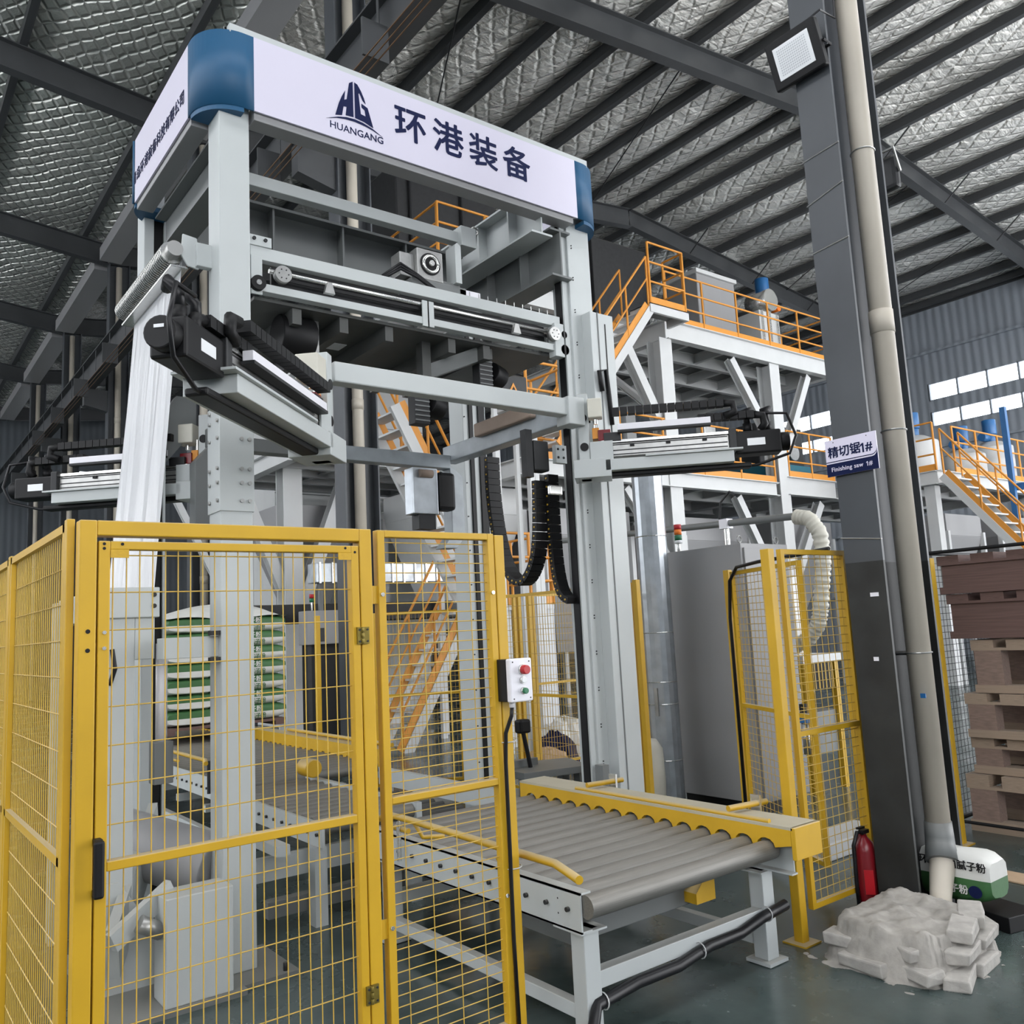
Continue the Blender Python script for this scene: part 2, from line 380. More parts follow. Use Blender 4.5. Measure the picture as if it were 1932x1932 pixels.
# right wall: two ribbons of windows
wr = struct(G().box(30, 30.2, 4, 44, 0, 7.99).obj('wall_right', 'wallr'))
G().box(30, 30.2, -8, 44, 8.52, 8.92).obj('band', 'wallr', wr); G().box(30, 30.2, -8, 44, 9.54, 13).obj('band', 'wallr', wr)
for y0, y1 in ((14.4, 18.2), (28, 44)):
    G().box(30, 30.2, y0, y1, 7.99, 8.52).obj('infill', 'wallr', wr); G().box(30, 30.2, y0, y1, 8.92, 9.54).obj('infill', 'wallr', wr)
for z in (2.2, 4.5, 7.2, 10.6): G().box(29.85, 30, 0, 44, z, z+.08).obj('girt', 'wallr', wr)
nw = 0
for y0, y1 in ((-6.4, 14.4), (18.2, 28)):
    for z0, z1 in ((7.99, 8.52), (8.92, 9.54)):
        nw += 1
        g = G().box(30.0, 30.08, y0, y1, z0, z0+.03).box(30.0, 30.08, y0, y1, z1-.03, z1)
        k = round((y1-y0)/1.0)
        for i in range(k+1):
            y = y0+(y1-y0)*i/k; g.box(30.0, 30.08, y-.03, y+.03, z0, z1)
        w = struct(g.obj('window_%d' % nw, 'wallr'))
        for i in range(k):
            a = y0+(y1-y0)*i/k; b = y0+(y1-y0)*(i+1)/k
            box('pane', w, 'glass', 30.035, 30.045, a+.03, b-.03, z0+.03, z1-.03)
# end wall
we = struct(G().box(-14, 30, 44, 44.2, 0, 9.5).obj('wall_back', 'walle'))
G().box(-14, 30, 44, 44.2, 10.15, 14.2).obj('band', 'walle', we)
for x0, x1 in ((-14, 6.1), (7.05, 7.9), (9.4, 30)): G().box(x0, x1, 44, 44.2, 9.5, 10.15).obj('infill', 'walle', we)
for x0, x1 in ((6.1, 7.05), (7.9, 9.4)):
    nw += 1; xm = (x0+x1)/2
    w = struct(G().box(x0, x1, 44, 44.1, 9.5, 9.54).box(x0, x1, 44, 44.1, 10.11, 10.15).box(x0, x0+.05, 44, 44.1, 9.5, 10.15).box(x1-.05, x1, 44, 44.1, 9.5, 10.15).box(xm-.03, xm+.03, 44, 44.1, 9.5, 10.15).obj('window_%d' % nw, 'walle'))
    box('pane', w, 'glass', x0+.05, xm-.03, 44.04, 44.05, 9.54, 10.11); box('pane', w, 'glass', xm+.03, x1-.05, 44.04, 44.05, 9.54, 10.11)

# steel columns with rain pipes
def column(x, yc, zt, label, b=.26, d=.44, low=0.):
    t = thing('steel_column', label, 'column', (x+d/2, yc, 0))
    y0, y1 = yc-b/2, yc+b/2; f = .02
    if low:
        for nm, m, z0, z1 in (('lower_shaft', 'colblack', 0, low), ('upper_shaft', 'column', low, zt)):
            G().box(x, x+f, y0, y1, z0, z1).box(x+d-f, x+d, y0, y1, z0, z1).box(x+f, x+d-f, yc-.007, yc+.007, z0, z1).obj(nm, m, t)
    else:
        G().box(x, x+f, y0, y1, 0, zt).box(x+d-f, x+d, y0, y1, 0, zt).box(x+f, x+d-f, yc-.007, yc+.007, 0, zt).obj('shaft', 'column', t)
    return t
def rainpipe(x, y, z0, z1, r, label, collars, group=None):
    t = thing('rain_pipe', label, 'pipe', (x, y, z0), group)
    G().cyl((x, y, z0), (x, y, z1), r, 24).obj('pipe', 'pvc', t, smooth=True)
    for z in collars: G().cyl((x, y, z-.07), (x, y, z+.07), r*1.07, 24).obj('collar', 'pvc', t, smooth=True)
    return t
c0 = column(4.6, 2.69, 11.6, 'dark grey steel column in the right foreground carrying the floodlight and name plate', .235, .52, 1.98)
for z, dz in ((3.9, .02), (4.25, .06), (4.5, .02), (2.1, -.03)):
    G().tube([(4.597, 2.565, z), (4.597, 2.815, z-dz), (4.8, 2.82, z-dz)], .004, 6).obj('tie_wire', 'steel', c0)
p0 = rainpipe(4.88, 2.575, .36, 11.6, .066, 'thick beige plastic rain pipe in front of the nearest dark column', (3.42, 6.6))
for z in (4.52, 2.75, 1.45):
    G().tube(arc((4.88, 2.575, z), .070, 0, 2*PI, 20, (1, 0, 0), (0, 1, 0)), .005, 6).obj('clamp', 'steel', p0)
rod('strap', p0, 'dark', (4.82, 2.69, 1.45), (4.85, 2.62, 1.45), .012)
for y, z, w in ((2.62, 1.78, .05), (2.66, 1.42, .03)): G().box(4.5965, 4.5995, y, y+w, z, z+.022).obj('paper_scrap', 'boxwhite', c0)
G().box(4.815, 4.822, 2.53, 2.56, 1.20, 1.225).obj('blue_tape', 'bluepaint', p0)
# the pipe's taped foot kicks forward into the mortar
G().tube([(4.88, 2.575, .5), (4.88, 2.575, .40), (4.83, 2.55, .30), (4.72, 2.52, .17), (4.66, 2.50, .05)], [.066, .068, .066, .055, .055], 20).obj('foot_elbow', 'pvc', p0, smooth=True)
G().tube([(4.88, 2.575, .52), (4.88, 2.575, .44), (4.87, 2.57, .39), (4.83, 2.55, .32)], [.072, .076, .078, .086], 20).obj('tape_wrap', 'dgrey', p0, smooth=True)
names = ['dark steel column seen behind the hood machine with a pipe in its web', 'dark steel column half hidden by the left machine column',
 'dark steel column left of the white film with two rain pipe joints', 'distant dark column, second from the film', 'distant dark column farthest down the row by the end wall']
for i, y in enumerate(BAYS[:5]):
    column(5.0, y, 11.7, names[i], .3, .5)
pn = ['beige rain pipe in the web of the column behind the machine', 'beige rain pipe seen right beside the left machine column',
 'beige rain pipe on the column left of the film', 'thin beige pipe on the second distant column', 'thin beige pipe on the farthest distant column']
for i, y in enumerate(BAYS[:5]):
    rainpipe(5.24, y-.085, .05, 11.6, .075, pn[i], (2.9, 4.75, 7.5))

# crane runway
t = thing('crane_runway', 'dark crane girder running along the column row under the roof', 'crane girder', (4.55, 24, 8.3))
G().hbeam((4.55, 4, 8.55), (4.55, 43, 8.55), .3, .6, .025).obj('girder', 'roofsteel', t)
G().box(4.51, 4.59, 4, 43, 8.85, 8.95).obj('rail', 'dark', t)
for i in range(28): G().box(4.42, 4.43, 4.9+i*1.4, 4.95+i*1.4, 8.27, 8.83).obj('stiffener', 'roofsteel', t)
for y in BAYS[:5]:
    G().prism([(0, 0), (-.55, .12), (-.55, .55), (0, .55)], (5.0, y-.1, 7.7), (1, 0, 0), (0, 0, 1), -.2).obj('bracket', 'roofsteel', t)
t = thing('conductor_bars', 'three thin copper conductor rails hung beside the crane girder', 'conductor rail', (4.3, 14, 7.9))
for i in range(3): rod('conductor', t, 'copper', (4.28-.07*i, 4, 7.85), (4.28-.07*i, 30, 7.85), .008)
for i in range(9): G().box(4.1, 4.42, 4.5+i*3, 4.53+i*3, 7.86, 8.3).obj('hanger', 'roofsteel', t)

# ------------------------------------------------------------------ safety fence, front left
YG = 3.0
def wires(par, m, u0, u1, z0, z1, du, dz, P, su=None, sz=None, r=.0022, each=True):
    """welded mesh between u0..u1 and z0..z1; P(u, z, depth) gives the point"""
    us = []; u = (su if su is not None else u0+du)
    while u < u1-.004: us.append(u); u += du
    zs = []; z = (sz if sz is not None else z1-dz)
    while z > z0+.004: zs.append(z); z -= dz
    if each:
        for u in us: rod('wire', par, m, P(u, z0, 0), P(u, z1, 0), r)
        for z in zs: rod('wire', par, m, P(u0, z, .004), P(u1, z, .004), r)
    else:
        g = G()
        for u in us: g.cyl(P(u, z0, 0), P(u, z1, 0), r, 4)
        for z in zs: g.cyl(P(u0, z, .004), P(u1, z, .004), r, 4)
        g.obj('wire_mesh', m, par, kind='stuff')
gf = thing('gate_frame', 'heavy yellow square-tube door frame standing around the mesh gate', 'gate frame', (1.09, 3.03, 0))
G().box(.572, .624, 3.0, 3.06, 0, 2.117).obj('post', 'yellow', gf, .004)
G().box(1.561, 1.613, 3.0, 3.06, 0, 2.117).obj('post', 'yellow', gf, .004)
G().box(.624, 1.561, 3.0, 3.06, 2.067, 2.117).obj('header', 'yellow', gf, .004)
for z in (1.76, 1.70): rod('bolt_hole', gf, 'black', (.60, 2.9985, z), (.60, 3.001, z), .007, 12)
for nm in ('foot_plate',):
    G().box(.53, .66, 2.97, 3.1, 0, .008).obj(nm, 'yellow', gf); G().box(1.53, 1.66, 2.97, 3.1, 0, .008).obj(nm, 'yellow', gf)
ga = thing('safety_gate', 'yellow wire mesh safety gate with a black pull handle, left foreground', 'gate', (1.09, 3.02, .1))
gp = lambda u, z, d: (u, 3.018+d, z)
G().box(.629, .664, 3.0, 3.04, .10, 2.05).obj('stile', 'yellow', ga, .003)
G().box(1.524, 1.556, 3.0, 3.04, .10, 2.05).obj('stile', 'yellow', ga, .003)
for z0, z1, nm in ((2.022, 2.05, 'top_rail'), (1.02, 1.05, 'middle_rail'), (.10, .13, 'bottom_rail')):
    G().box(.664, 1.524, 3.0, 3.04, z0, z1).obj(nm, 'yellow', ga, .003)
for x0, x1 in ((.664, .72), (1.47, 1.524)):
    box('corner_plate', ga, 'yellow', x0, x1, 2.998, 3.002, 1.995, 2.022)
for x, z in ((.645, 2.04), (.645, 2.025), (.70, 2.04), (1.54, 2.025), (1.50, 2.04)): rod('bolt_hole', ga, 'black', (x, 2.9985, z), (x, 3.001, z), .005, 10)
for z in (1.755, 1.705): rod('bolt', ga, 'bright', (.648, 2.994, z), (.648, 3.0, z), .006, 10)
wires(ga, 'wire', .655, 1.53, .13, 2.03, .0413, .1213, gp, .676, 2.005)
hd = G().box(.617, .648, 2.948, 2.968, .955, 1.125).obj('handle', 'black', ga, .008)
for z in (.965, 1.115): G().box(.622, .645, 2.962, 3.0, z-.012, z+.012).obj('handle_mount', 'black', hd, .003)
for z in (1.705, .415):
    h = G().box(1.538, 1.557, 2.990, 2.999, z-.032, z+.032).box(1.561, 1.588, 2.990, 2.999, z-.032, z+.032).obj('hinge', 'brass', ga)
    for k in range(3): rod('knuckle', h, 'brass', (1.559, 2.988, z-.03+k*.021), (1.559, 2.988, z-.012+k*.021), .006, 10)
    for dx in (-.013, .02):
        for dz in (-.022, .022): rod('screw', h, 'dark', (1.56+dx, 2.987, z+dz), (1.56+dx, 2.991, z+dz), .004, 8)
# fixed panel between the gate and the corner post
fp = thing('mesh_panel', 'narrow yellow mesh panel between the gate frame and the push-button post', 'fence panel', (1.94, 3.02, .1))
pp = lambda u, z, d: (u, 3.02+d, z)
G().box(1.640, 1.672, 3.0, 3.04, .10, 2.115).obj('stile', 'yellow', fp, .003); G().box(2.175, 2.207, 3.0, 3.04, .10, 2.115).obj('stile', 'yellow', fp, .003)
for z0, z1, nm in ((2.087, 2.115, 'top_rail'), (1.062, 1.088, 'middle_rail'), (.10, .13, 'bottom_rail')):
    G().box(1.672, 2.175, 3.0, 3.04, z0, z1).obj(nm, 'yellow', fp, .003)
wires(fp, 'wire', 1.66, 2.195, .13, 2.09, .118, .0405, pp, 1.733, 2.068)
for z in (1.86, .62):
    G().box(1.613, 1.640, 3.01, 3.016, z-.035, z+.035).obj('bracket', 'yellow', fp)
    rod('bolt', fp, 'bright', (1.655, 2.994, z), (1.655, 3.0, z), .008, 10); rod('bolt', fp, 'bright', (2.19, 2.994, z), (2.19, 3.0, z), .008, 10)
po = thing('fence_post', 'yellow square fence post that carries the white push-button box', 'fence post', (2.24, 3.03, 0))
G().box(2.212, 2.262, 3.0, 3.06, 0, 2.11).obj('post', 'yellow', po, .004); G().box(2.17, 2.30, 2.96, 3.10, 0, .008).obj('foot_plate', 'yellow', po)
# push-button box
pb = thing('push_button_box', 'white three-button control box with a red mushroom knob on the yellow post', 'control box', (2.25, 2.965, 1.49))
G().box(2.192, 2.305, 2.925, 3.0, 1.40, 1.575).obj('back_shell', 'black', pb, .003)
G().box(2.190, 2.307, 2.905, 2.935, 1.398, 1.577).obj('cover', 'boxwhite', pb, .006)
def button(nm, x, z, m, r, l):
    a = G().cyl((x, 2.905, z), (x, 2.893, z), r*1.05, 20).obj(nm, 'bright', pb, smooth=True)
    G().cyl((x, 2.893, z), (x, 2.893-l, z), r, 20, r*.86).obj('cap', m, a, .002, smooth=True)
button('emergency_stop', 2.255, 1.53, 'red', .021, .022); button('indicator_lamp', 2.252, 1.487, 'lens', .014, .006); button('start_button', 2.255, 1.443, 'green', .014, .012)
for x in (2.205, 2.292):
    for z in (1.412, 1.563): rod('cover_screw', pb, 'dark', (x, 2.9035, z), (x, 2.906, z), .003, 8)
G().cyl((2.225, 2.95, 1.40), (2.225, 2.95, 1.375), .011, 14).obj('cable_gland', 'boxwhite', pb, smooth=True)
cb = G().tube([(2.225, 2.95, 1.375), (2.224, 2.955, 1.34), (2.205, 2.975, 1.27), (2.205, 2.985, 1.15), (2.207, 2.988, .8), (2.205, 2.988, .45), (2.21, 2.985, .08)], .0085, 8).obj('control_cable', 'rubber', smooth=True)
tag(cb, 'black cable hanging from the push-button box down the yellow post', 'cable')
for z in (1.23, .72): G().tube(arc((2.237, 3.03, z), .047, 0, 2*PI, 16, (1, 0, 0), (0, 1, 0)), .0025, 5).obj('cable_tie', 'white', cb)
# fence running back on the left
cp = thing('fence_post', 'yellow corner post of the left fence beside the gate frame', 'fence post', (.545, 3.1, 0))
G().box(.550, .574, 3.085, 3.13, 0, 2.13).obj('post', 'yellow', cp, .003)
def side_panel(y0, y1, label, x=.562):
    t = thing('mesh_panel', label, 'fence panel', (x, (y0+y1)/2, .1))
    for y in (y0, y1-.03): G().box(x-.010, x+.010, y, y+.03, .1, 2.12).obj('stile', 'yellow', t)
    for z, n in ((2.092, 'top_rail'), (1.03, 'middle_rail'), (.1, 'bottom_rail')): G().box(x-.010, x+.010, y0, y1, z, z+.028).obj(n, 'yellow', t)
    wires(t, 'wire', y0, y1, .12, 2.1, .0413, .1213, lambda u, z, d: (x+.013-d, u, z), each=False)
    return t
side_panel(3.14, 4.33, 'first yellow mesh panel of the left fence, next to the corner post')
t = thing('fence_post', 'second yellow post of the left fence, at the left picture edge', 'fence post', (.545, 4.36, 0))
G().box(.550, .574, 4.34, 4.39, 0, 2.13).obj('post', 'yellow', t, .004)
side_panel(4.4, 5.9, 'second yellow mesh panel of the left fence at the picture edge')
t = thing('fence_post', 'third yellow post far along the left fence, seen through its mesh', 'fence post', (.545, 5.93, 0))
G().box(.550, .574, 5.92, 5.975, 0, 2.13).obj('post', 'yellow', t, .004)

# ------------------------------------------------------------------ roller conveyors
def bolt(par, x, y, z, r=.010, d=-1):
    rod('axle_bolt', par, 'dark', (x, y, z), (x+d*.014, y, z), r, 8)
cv = thing('roller_conveyor', 'grey roller conveyor with a yellow guard rail at its right, foreground', 'conveyor', (3.1, 3.7, 0))
G().box(2.44, 2.448, 2.835, 4.75, .445, .605).box(2.44, 2.50, 2.835, 4.75, .445, .453).box(2.44, 2.50, 2.835, 4.75, .597, .605).obj('left_beam', 'grey', cv)
G().box(3.735, 3.743, 2.72, 4.80, .445, .668).box(3.69, 3.735, 2.70, 4.80, .445, .453).obj('right_beam', 'grey', cv)
# yellow rail with cut-outs over each roller
NR = 15; ry = [2.815+.1335*i for i in range(NR)]
prof = [(2.66, .505)]
pts = [(2.665, .595)]
for y in ry:
    for k in range(7):
        a = PI-PI*k/6; pts.append((y+.054*math.cos(a), .575+.040*math.sin(a)))
pts += [(4.80, .575), (4.80, .668), (2.665, .668)]
G().prism(pts, (3.655, 0, 0), (0, 1, 0), (0, 0, 1), .03).obj('guard_plate', 'yellow', cv)
G().box(3.655, 3.87, 2.655, 4.80, .668, .682).obj('guard_top', 'dusty', cv)
G().box(3.655, 3.87, 2.64, 2.665, .53, .682).obj('guard_end', 'yellow', cv, .003)
for i, y in enumerate(ry):
    rod('roller', cv, 'roller', (2.452, y, .553), (3.70, y, .553), .048, 16)
for i in range(14): bolt(cv, 2.44, 2.912+.1405*i, .53)
for y, z in ((2.98, .56), (2.98, .50)): rod('bolt_hole', cv, 'dark', (2.4395, y, z), (2.441, y, z), .004, 8)
for x in (2.47, 3.66):
    for y in (2.86, 4.5):
        nm = G().box(x-.0, x+.085, y, y+.085, .02, .445).obj('leg', 'grey', cv, .004)
        G().box(x-.03, x+.115, y-.03, y+.115, .004, .02).obj('foot_plate', 'grey', nm); G().box(x-.03, x+.115, y-.02, y+.16, .437, .445).obj('head_plate', 'grey', nm)
for y in (2.87, 4.51): G().box(2.555, 3.66, y, y+.06, .195, .265).obj('cross_tube', 'grey', cv, .003)
for x in (2.475, 3.665): G().box(x, x+.05, 2.945, 4.5, .08, .14).obj('side_tube', 'grey', cv, .003)
G().box(2.6, 3.5, 3.1, 3.6, .30, .42).obj('drive_cover', 'dgrey', cv, .005)
G().prism([(0, 0), (.14, 0), (.14, .12), (.10, .14), (0, .05)], (3.35, 3.02, .32), (1, 0, 0), (0, 0, 1), -.12).obj('drive_guard', 'yellow', cv)
gt = G().tube([(2.355, 4.40, .70), (2.350, 4.26, .745), (2.345, 4.05, .75), (2.32, 3.05, .75), (2.315, 2.83, .75), (2.24, 2.60, .745)], .017, 12).obj('guide_tube', 'yellow', cv, smooth=True)
G().tube([(2.355, 4.02, .75), (2.40, 4.0, .66), (2.50, 3.95, .655)], .012, 10).obj('guide_branch', 'yellow', gt, smooth=True)
for y in (3.30, 4.25):
    a = rod('guide_bracket', cv, 'bright', (2.40, y, .50), (2.40, y, .72), .012, 12); rod('bracket_arm', a, 'dark', (2.40, y, .71), (2.335, y, .75), .010, 8)
    rod('bracket_sleeve', a, 'yellow', (2.42, y-.07, .66), (2.42, y+.07, .66), .014, 12)
for y0 in (3.05, 4.15):
    a = rod('guide_stub', cv, 'yellow', (3.70, y0+.02, .712), (3.97, y0-.02, .712), .016, 12)
    G().box(3.90, 3.915, y0-.03, y0+.03, .66, .755).obj('stub_clamp', 'bright', a)
rod('guide_side', cv, 'yellow', (3.68, 2.80, .69), (3.68, 4.25, .69), .012, 12)
# draped black cable on the lower cross tube
hz = G().tube([(2.40, 2.72, .01), (2.44, 2.80, .09), (2.52, 2.86, .145), (2.75, 2.85, .175), (3.0, 2.845, .175), (3.22, 2.85, .205), (3.45, 2.85, .205), (3.62, 2.85, .235), (3.78, 2.82, .27)], .026, 12).obj('draped_cable', 'rubber', smooth=True)
tag(hz, 'thick black cable tied along the low cross tube of the front conveyor', 'cable')
for p, q in (((2.56, 2.862, .15), 0), ((3.16, 2.85, .20), 0), ((3.66, 2.85, .245), 0)):
    G().tube(arc(p, .034, 0, 2*PI, 14, (0, 1, 0), (0, 0, 1)), .003, 5).obj('cable_tie', 'white', hz)
# middle conveyor under the hood
cm = thing('roller_conveyor', 'short dark-framed transfer conveyor between the front and rear conveyors', 'conveyor', (3.0, 5.9, 0))
G().box(2.30, 2.32, 5.0, 6.72, .46, .60).obj('left_beam', 'grey', cm); G().box(2.96, 3.0, 5.0, 6.72, .44, .62).obj('middle_beam', 'grey', cm); G().box(3.62, 3.66, 5.0, 6.72, .46, .60).obj('right_beam', 'grey', cm)
for i in range(13):
    y = 5.06+i*.133; rod('roller', cm, 'roller', (2.325, y, .565), (2.955, y, .565), .045, 14); bolt(cm, 2.30, y, .53)
for i in range(13): rod('roller', cm, 'dark', (3.005, 5.06+i*.133, .40), (3.615, 5.06+i*.133, .40), .045, 14)
for x in (2.31, 2.97, 3.62):
    for y in (5.1, 6.6): G().box(x-.03, x+.05, y-.04, y+.04, 0, .46).obj('leg', 'grey', cm)
G().box(2.05, 3.7, 5.22, 5.30, .06, .16).obj('cross_beam', 'dgrey', cm, .004); G().box(1.9, 2.95, 5.30, 5.34, .26, .40).obj('front_plate', 'grey', cm)
G().box(2.02, 2.10, 5.0, 6.1, .46, .52).obj('outrigger', 'grey', cm)
G().cyl((2.90, 6.42, .71), (2.90, 6.60, .71), .07, 16).obj('yellow_roller', 'yellow', cm, .01, smooth=True)
# rear conveyor
cr = thing('roller_conveyor', 'rear roller conveyor with a yellow notched rail, carrying the bag pallet', 'conveyor', (3.1, 9, 0))
G().box(2.40, 2.41, 6.95, 12.2, .45, .62).obj('left_beam', 'grey', cr)
G().box(3.80, 3.84, 6.9, 12.2, .45, .70).obj('right_beam', 'grey', cr)
pts = [(6.9, .50)]
for i in range(39):
    y = 7.0+i*.133
    pts += [(y-.05, .56), (y-.03, .61), (y+.03, .61), (y+.05, .56)]
pts += [(12.2, .56), (12.2, .70), (6.9, .70)]
G().prism(pts, (3.74, 0, 0), (0, 1, 0), (0, 0, 1), .03).obj('guard_plate', 'yellow', cr); G().box(3.74, 3.88, 6.88, 12.2, .70, .715).obj('guard_top', 'yellow', cr)
for i in range(39):
    y = 7.0+i*.133; rod('roller', cr, 'roller', (2.415, y, .56), (3.79, y, .56), .045, 14)
    if i < 22: bolt(cr, 2.40, y, .53)
for x in (2.42, 3.74):
    for y in (7.1, 8.9, 10.7, 12.0): G().box(x-.02, x+.06, y, y+.08, 0, .45).obj('leg', 'grey', cr)
for i, z in enumerate((.12,)): G().box(2.42, 2.47, 7.1, 12.0, z, z+.06).obj('side_tube', 'grey', cr)
for i in range(5): G().box(2.45, 3.75, 7.6+i*.75, 7.68+i*.75, .30, .36).obj('cross_tube', 'grey', cr)
gl = G().tube([(2.32, 9.6, .74), (2.32, 9.2, .78), (2.32, 7.2, .78), (2.26, 7.0, .78)], .017, 12).obj('guide_tube', 'yellow', cr, smooth=True)
for y in (7.3, 8.6):
    a = rod('guide_bracket', cr, 'dark', (2.38, y, .50), (2.38, y, .76), .014, 10); rod('bracket_sleeve', a, 'yellow', (2.40, y-.4, .68), (2.40, y-.1, .68), .014, 12)
rod('guide_side', cr, 'yellow', (3.86, 6.9, .74), (3.86, 9.2, .74), .018, 12)

# ------------------------------------------------------------------ hood machine: gantry
gm = thing('gantry_frame', 'tall grey four-column gantry of the stretch hood machine under the blue and white sign', 'machine frame', (3.05, 5.4, 0))
def col4(nm, x0, x1, y0, y1, zt):
    c = G().box(x0, x1, y0, y1, .02, zt).obj(nm, 'grey', gm, .006); return c
cl = col4('column', 1.585, 1.765, 4.65, 4.84, 4.85)
G().box(1.578, 1.772, 4.643, 4.847, 2.42, 3.02).obj('splice_sleeve', 'grey', cl, .003)
for z in (2.48, 2.58, 2.66, 2.83, 2.93, 2.99):
    for x in (1.70, 1.745): rod('bolt', cl, 'steel', (x, 4.632, z), (x, 4.645, z), .011, 8)
    for y in (4.67, 4.80): rod('bolt', cl, 'steel', (1.567, y, z), (1.58, y, z), .011, 8)
G().box(1.44, 1.92, 4.47, 4.98, 0, .02).obj('base_plate', 'dgrey', cl)
for x, y in ((1.48, 4.51), (1.86, 4.51), (1.48, 4.93)): rod('anchor_bolt', cl, 'dark', (x, y, .02), (x, y, .06), .012, 8)
# front right column with chain guide
c2 = col4('column', 4.30, 4.53, 4.70, 4.90, 4.86)
G().box(4.245, 4.30, 4.72, 4.735, .1, 4.8).box(4.245, 4.30, 4.80, 4.815, .1, 4.8).obj('guide_strip', 'grey', c2)
G().box(4.235, 4.262, 4.735, 4.80, .12, 4.78).obj('lift_chain', 'black', c2)
G().box(4.40, 4.64, 4.60, 4.70, .05, 4.08).obj('front_cover', 'grey', c2, .004)
G().box(4.545, 4.555, 4.597, 4.601, 2.9, 4.0).obj('slot', 'black', c2)
G().box(4.47, 4.478, 4.594, 4.600, .05, 4.08).obj('cover_seam', 'dgrey', c2)
for i in range(17):
    for dz in (0, .02): rod('bolt', c2, 'dark', (4.34, 4.694, .45+i*.26+dz), (4.34, 4.701, .45+i*.26+dz), .005, 8)
G().box(4.16, 4.8, 4.5, 5.05, 0, .03).obj('base_plate', 'dgrey', c2); G().box(4.24, 4.30, 4.60, 4.68, .5, .72).obj('limit_block', 'dgrey', c2)
G().tube([(4.46, 4.58, 3.45), (4.43, 4.57, 3.6), (4.50, 4.57, 3.62), (4.53, 4.58, 3.4), (4.55, 4.59, 3.2)], .018, 8).obj('cable_loop', 'black', c2, smooth=True)
c3 = col4('column', 1.57, 1.64, 6.20, 6.38, 4.85); G().box(1.645, 1.705, 6.22, 6.34, .1, 4.8).obj('lift_chain', 'black', c3); G().box(1.71, 1.725, 6.20, 6.36, .02, 4.8).obj('guide_strip', 'grey', c3)
c4 = col4('column', 4.27, 4.52, 6.18, 6.40, 4.85)
G().box(4.33, 4.37, 6.165, 6.18, .1, 4.7).obj('guide_strip', 'black', c4); G().box(4.43, 4.50, 6.165, 6.18, .1, 4.7).obj('lift_chain', 'black', c4)
for i in range(12): rod('bolt', c4, 'dark', (4.285, 6.172, .6+i*.3), (4.285, 6.182, .6+i*.3), .006, 8)
# top ring
tr = G().box(1.78, 4.30, 4.61, 4.73, 4.765, 4.86).box(1.78, 4.30, 6.20, 6.30, 4.765, 4.86).box(1.49, 1.60, 4.86, 6.08, 4.765, 4.86).box(4.42, 4.53, 4.86, 6.08, 4.765, 4.86).obj('top_ring', 'cab', gm, .004)
G().box(1.62, 4.46, 4.66, 4.74, 5.26, 5.34).box(1.62, 1.70, 4.66, 6.25, 5.26, 5.34).obj('upper_ring', 'grey', gm, .004)
for x, y in ((1.66, 4.70), (4.42, 4.70), (1.66, 6.2)): G().box(x-.04, x+.04, y-.04, y+.04, 4.86, 5.26).obj('upright', 'grey', gm)
g = G(); g.hbeam((1.78, 5.72, 4.60), (3.95, 5.72, 4.60), .22, .42, .02)
rb = g.obj('rear_beam', 'dgrey', gm)
for x in (2.3, 2.85, 3.4): G().box(x, x+.015, 5.62, 5.72, 4.41, 4.79).obj('stiffener', 'dgrey', rb)
g = G(); g.hbeam((4.02, 4.66, 4.80), (4.02, 6.2, 4.80), .2, .34, .016); sb = g.obj('side_beam', 'grey', gm)
for y in (4.95, 5.35, 5.75): G().box(3.93, 4.02, y, y+.014, 4.65, 4.95).obj('stiffener', 'grey', sb)
g = G(); g.hbeam((4.20, 4.66, 4.52), (4.20, 6.2, 4.52), .2, .38, .016); sb = g.obj('side_beam', 'dgrey', gm)
for y in (5.05, 5.5): G().box(4.11, 4.20, y, y+.014, 4.35, 4.69).obj('stiffener', 'dgrey', sb)
G().box(1.765, 3.66, 5.17, 5.25, 4.67, 4.755).obj('cross_tube', 'grey', gm, .004)
G().box(3.60, 3.74, 5.12, 5.30, 4.63, 4.79).obj('tube_socket', 'grey', gm, .004)
g = G(); g.hbeam((1.70, 4.84, 4.60), (1.70, 6.1, 4.60), .16, .3, .014); g.obj('side_beam', 'dgrey', gm)
for i in range(2): G().tube(arc((3.80, 5.22+.5*i, 4.83), .03, 0, 2*PI, 14, (1, 0, 0), (0, 0, 1)), .008, 6).obj('lifting_eye', 'steel', gm)
# left lower bracing behind the film
G().prism([(0, 0), (.10, 0), (.10, .42), (.34, .72), (.34, .95), (.2, .95), (0, .62)], (1.62, 6.35, 2.55), (1, 0, 0), (0, 0, 1), .08).obj('corner_bracket', 'dgrey', gm)
G().box(1.30, 1.62, 4.70, 4.82, 1.635, 1.745).obj('side_arm', 'grey', gm, .003)
for z in (1.76, 1.62): G().box(1.53, 1.59, 4.66, 4.70, z-.012, z+.012).obj('clamp_bolt', 'dark', gm)

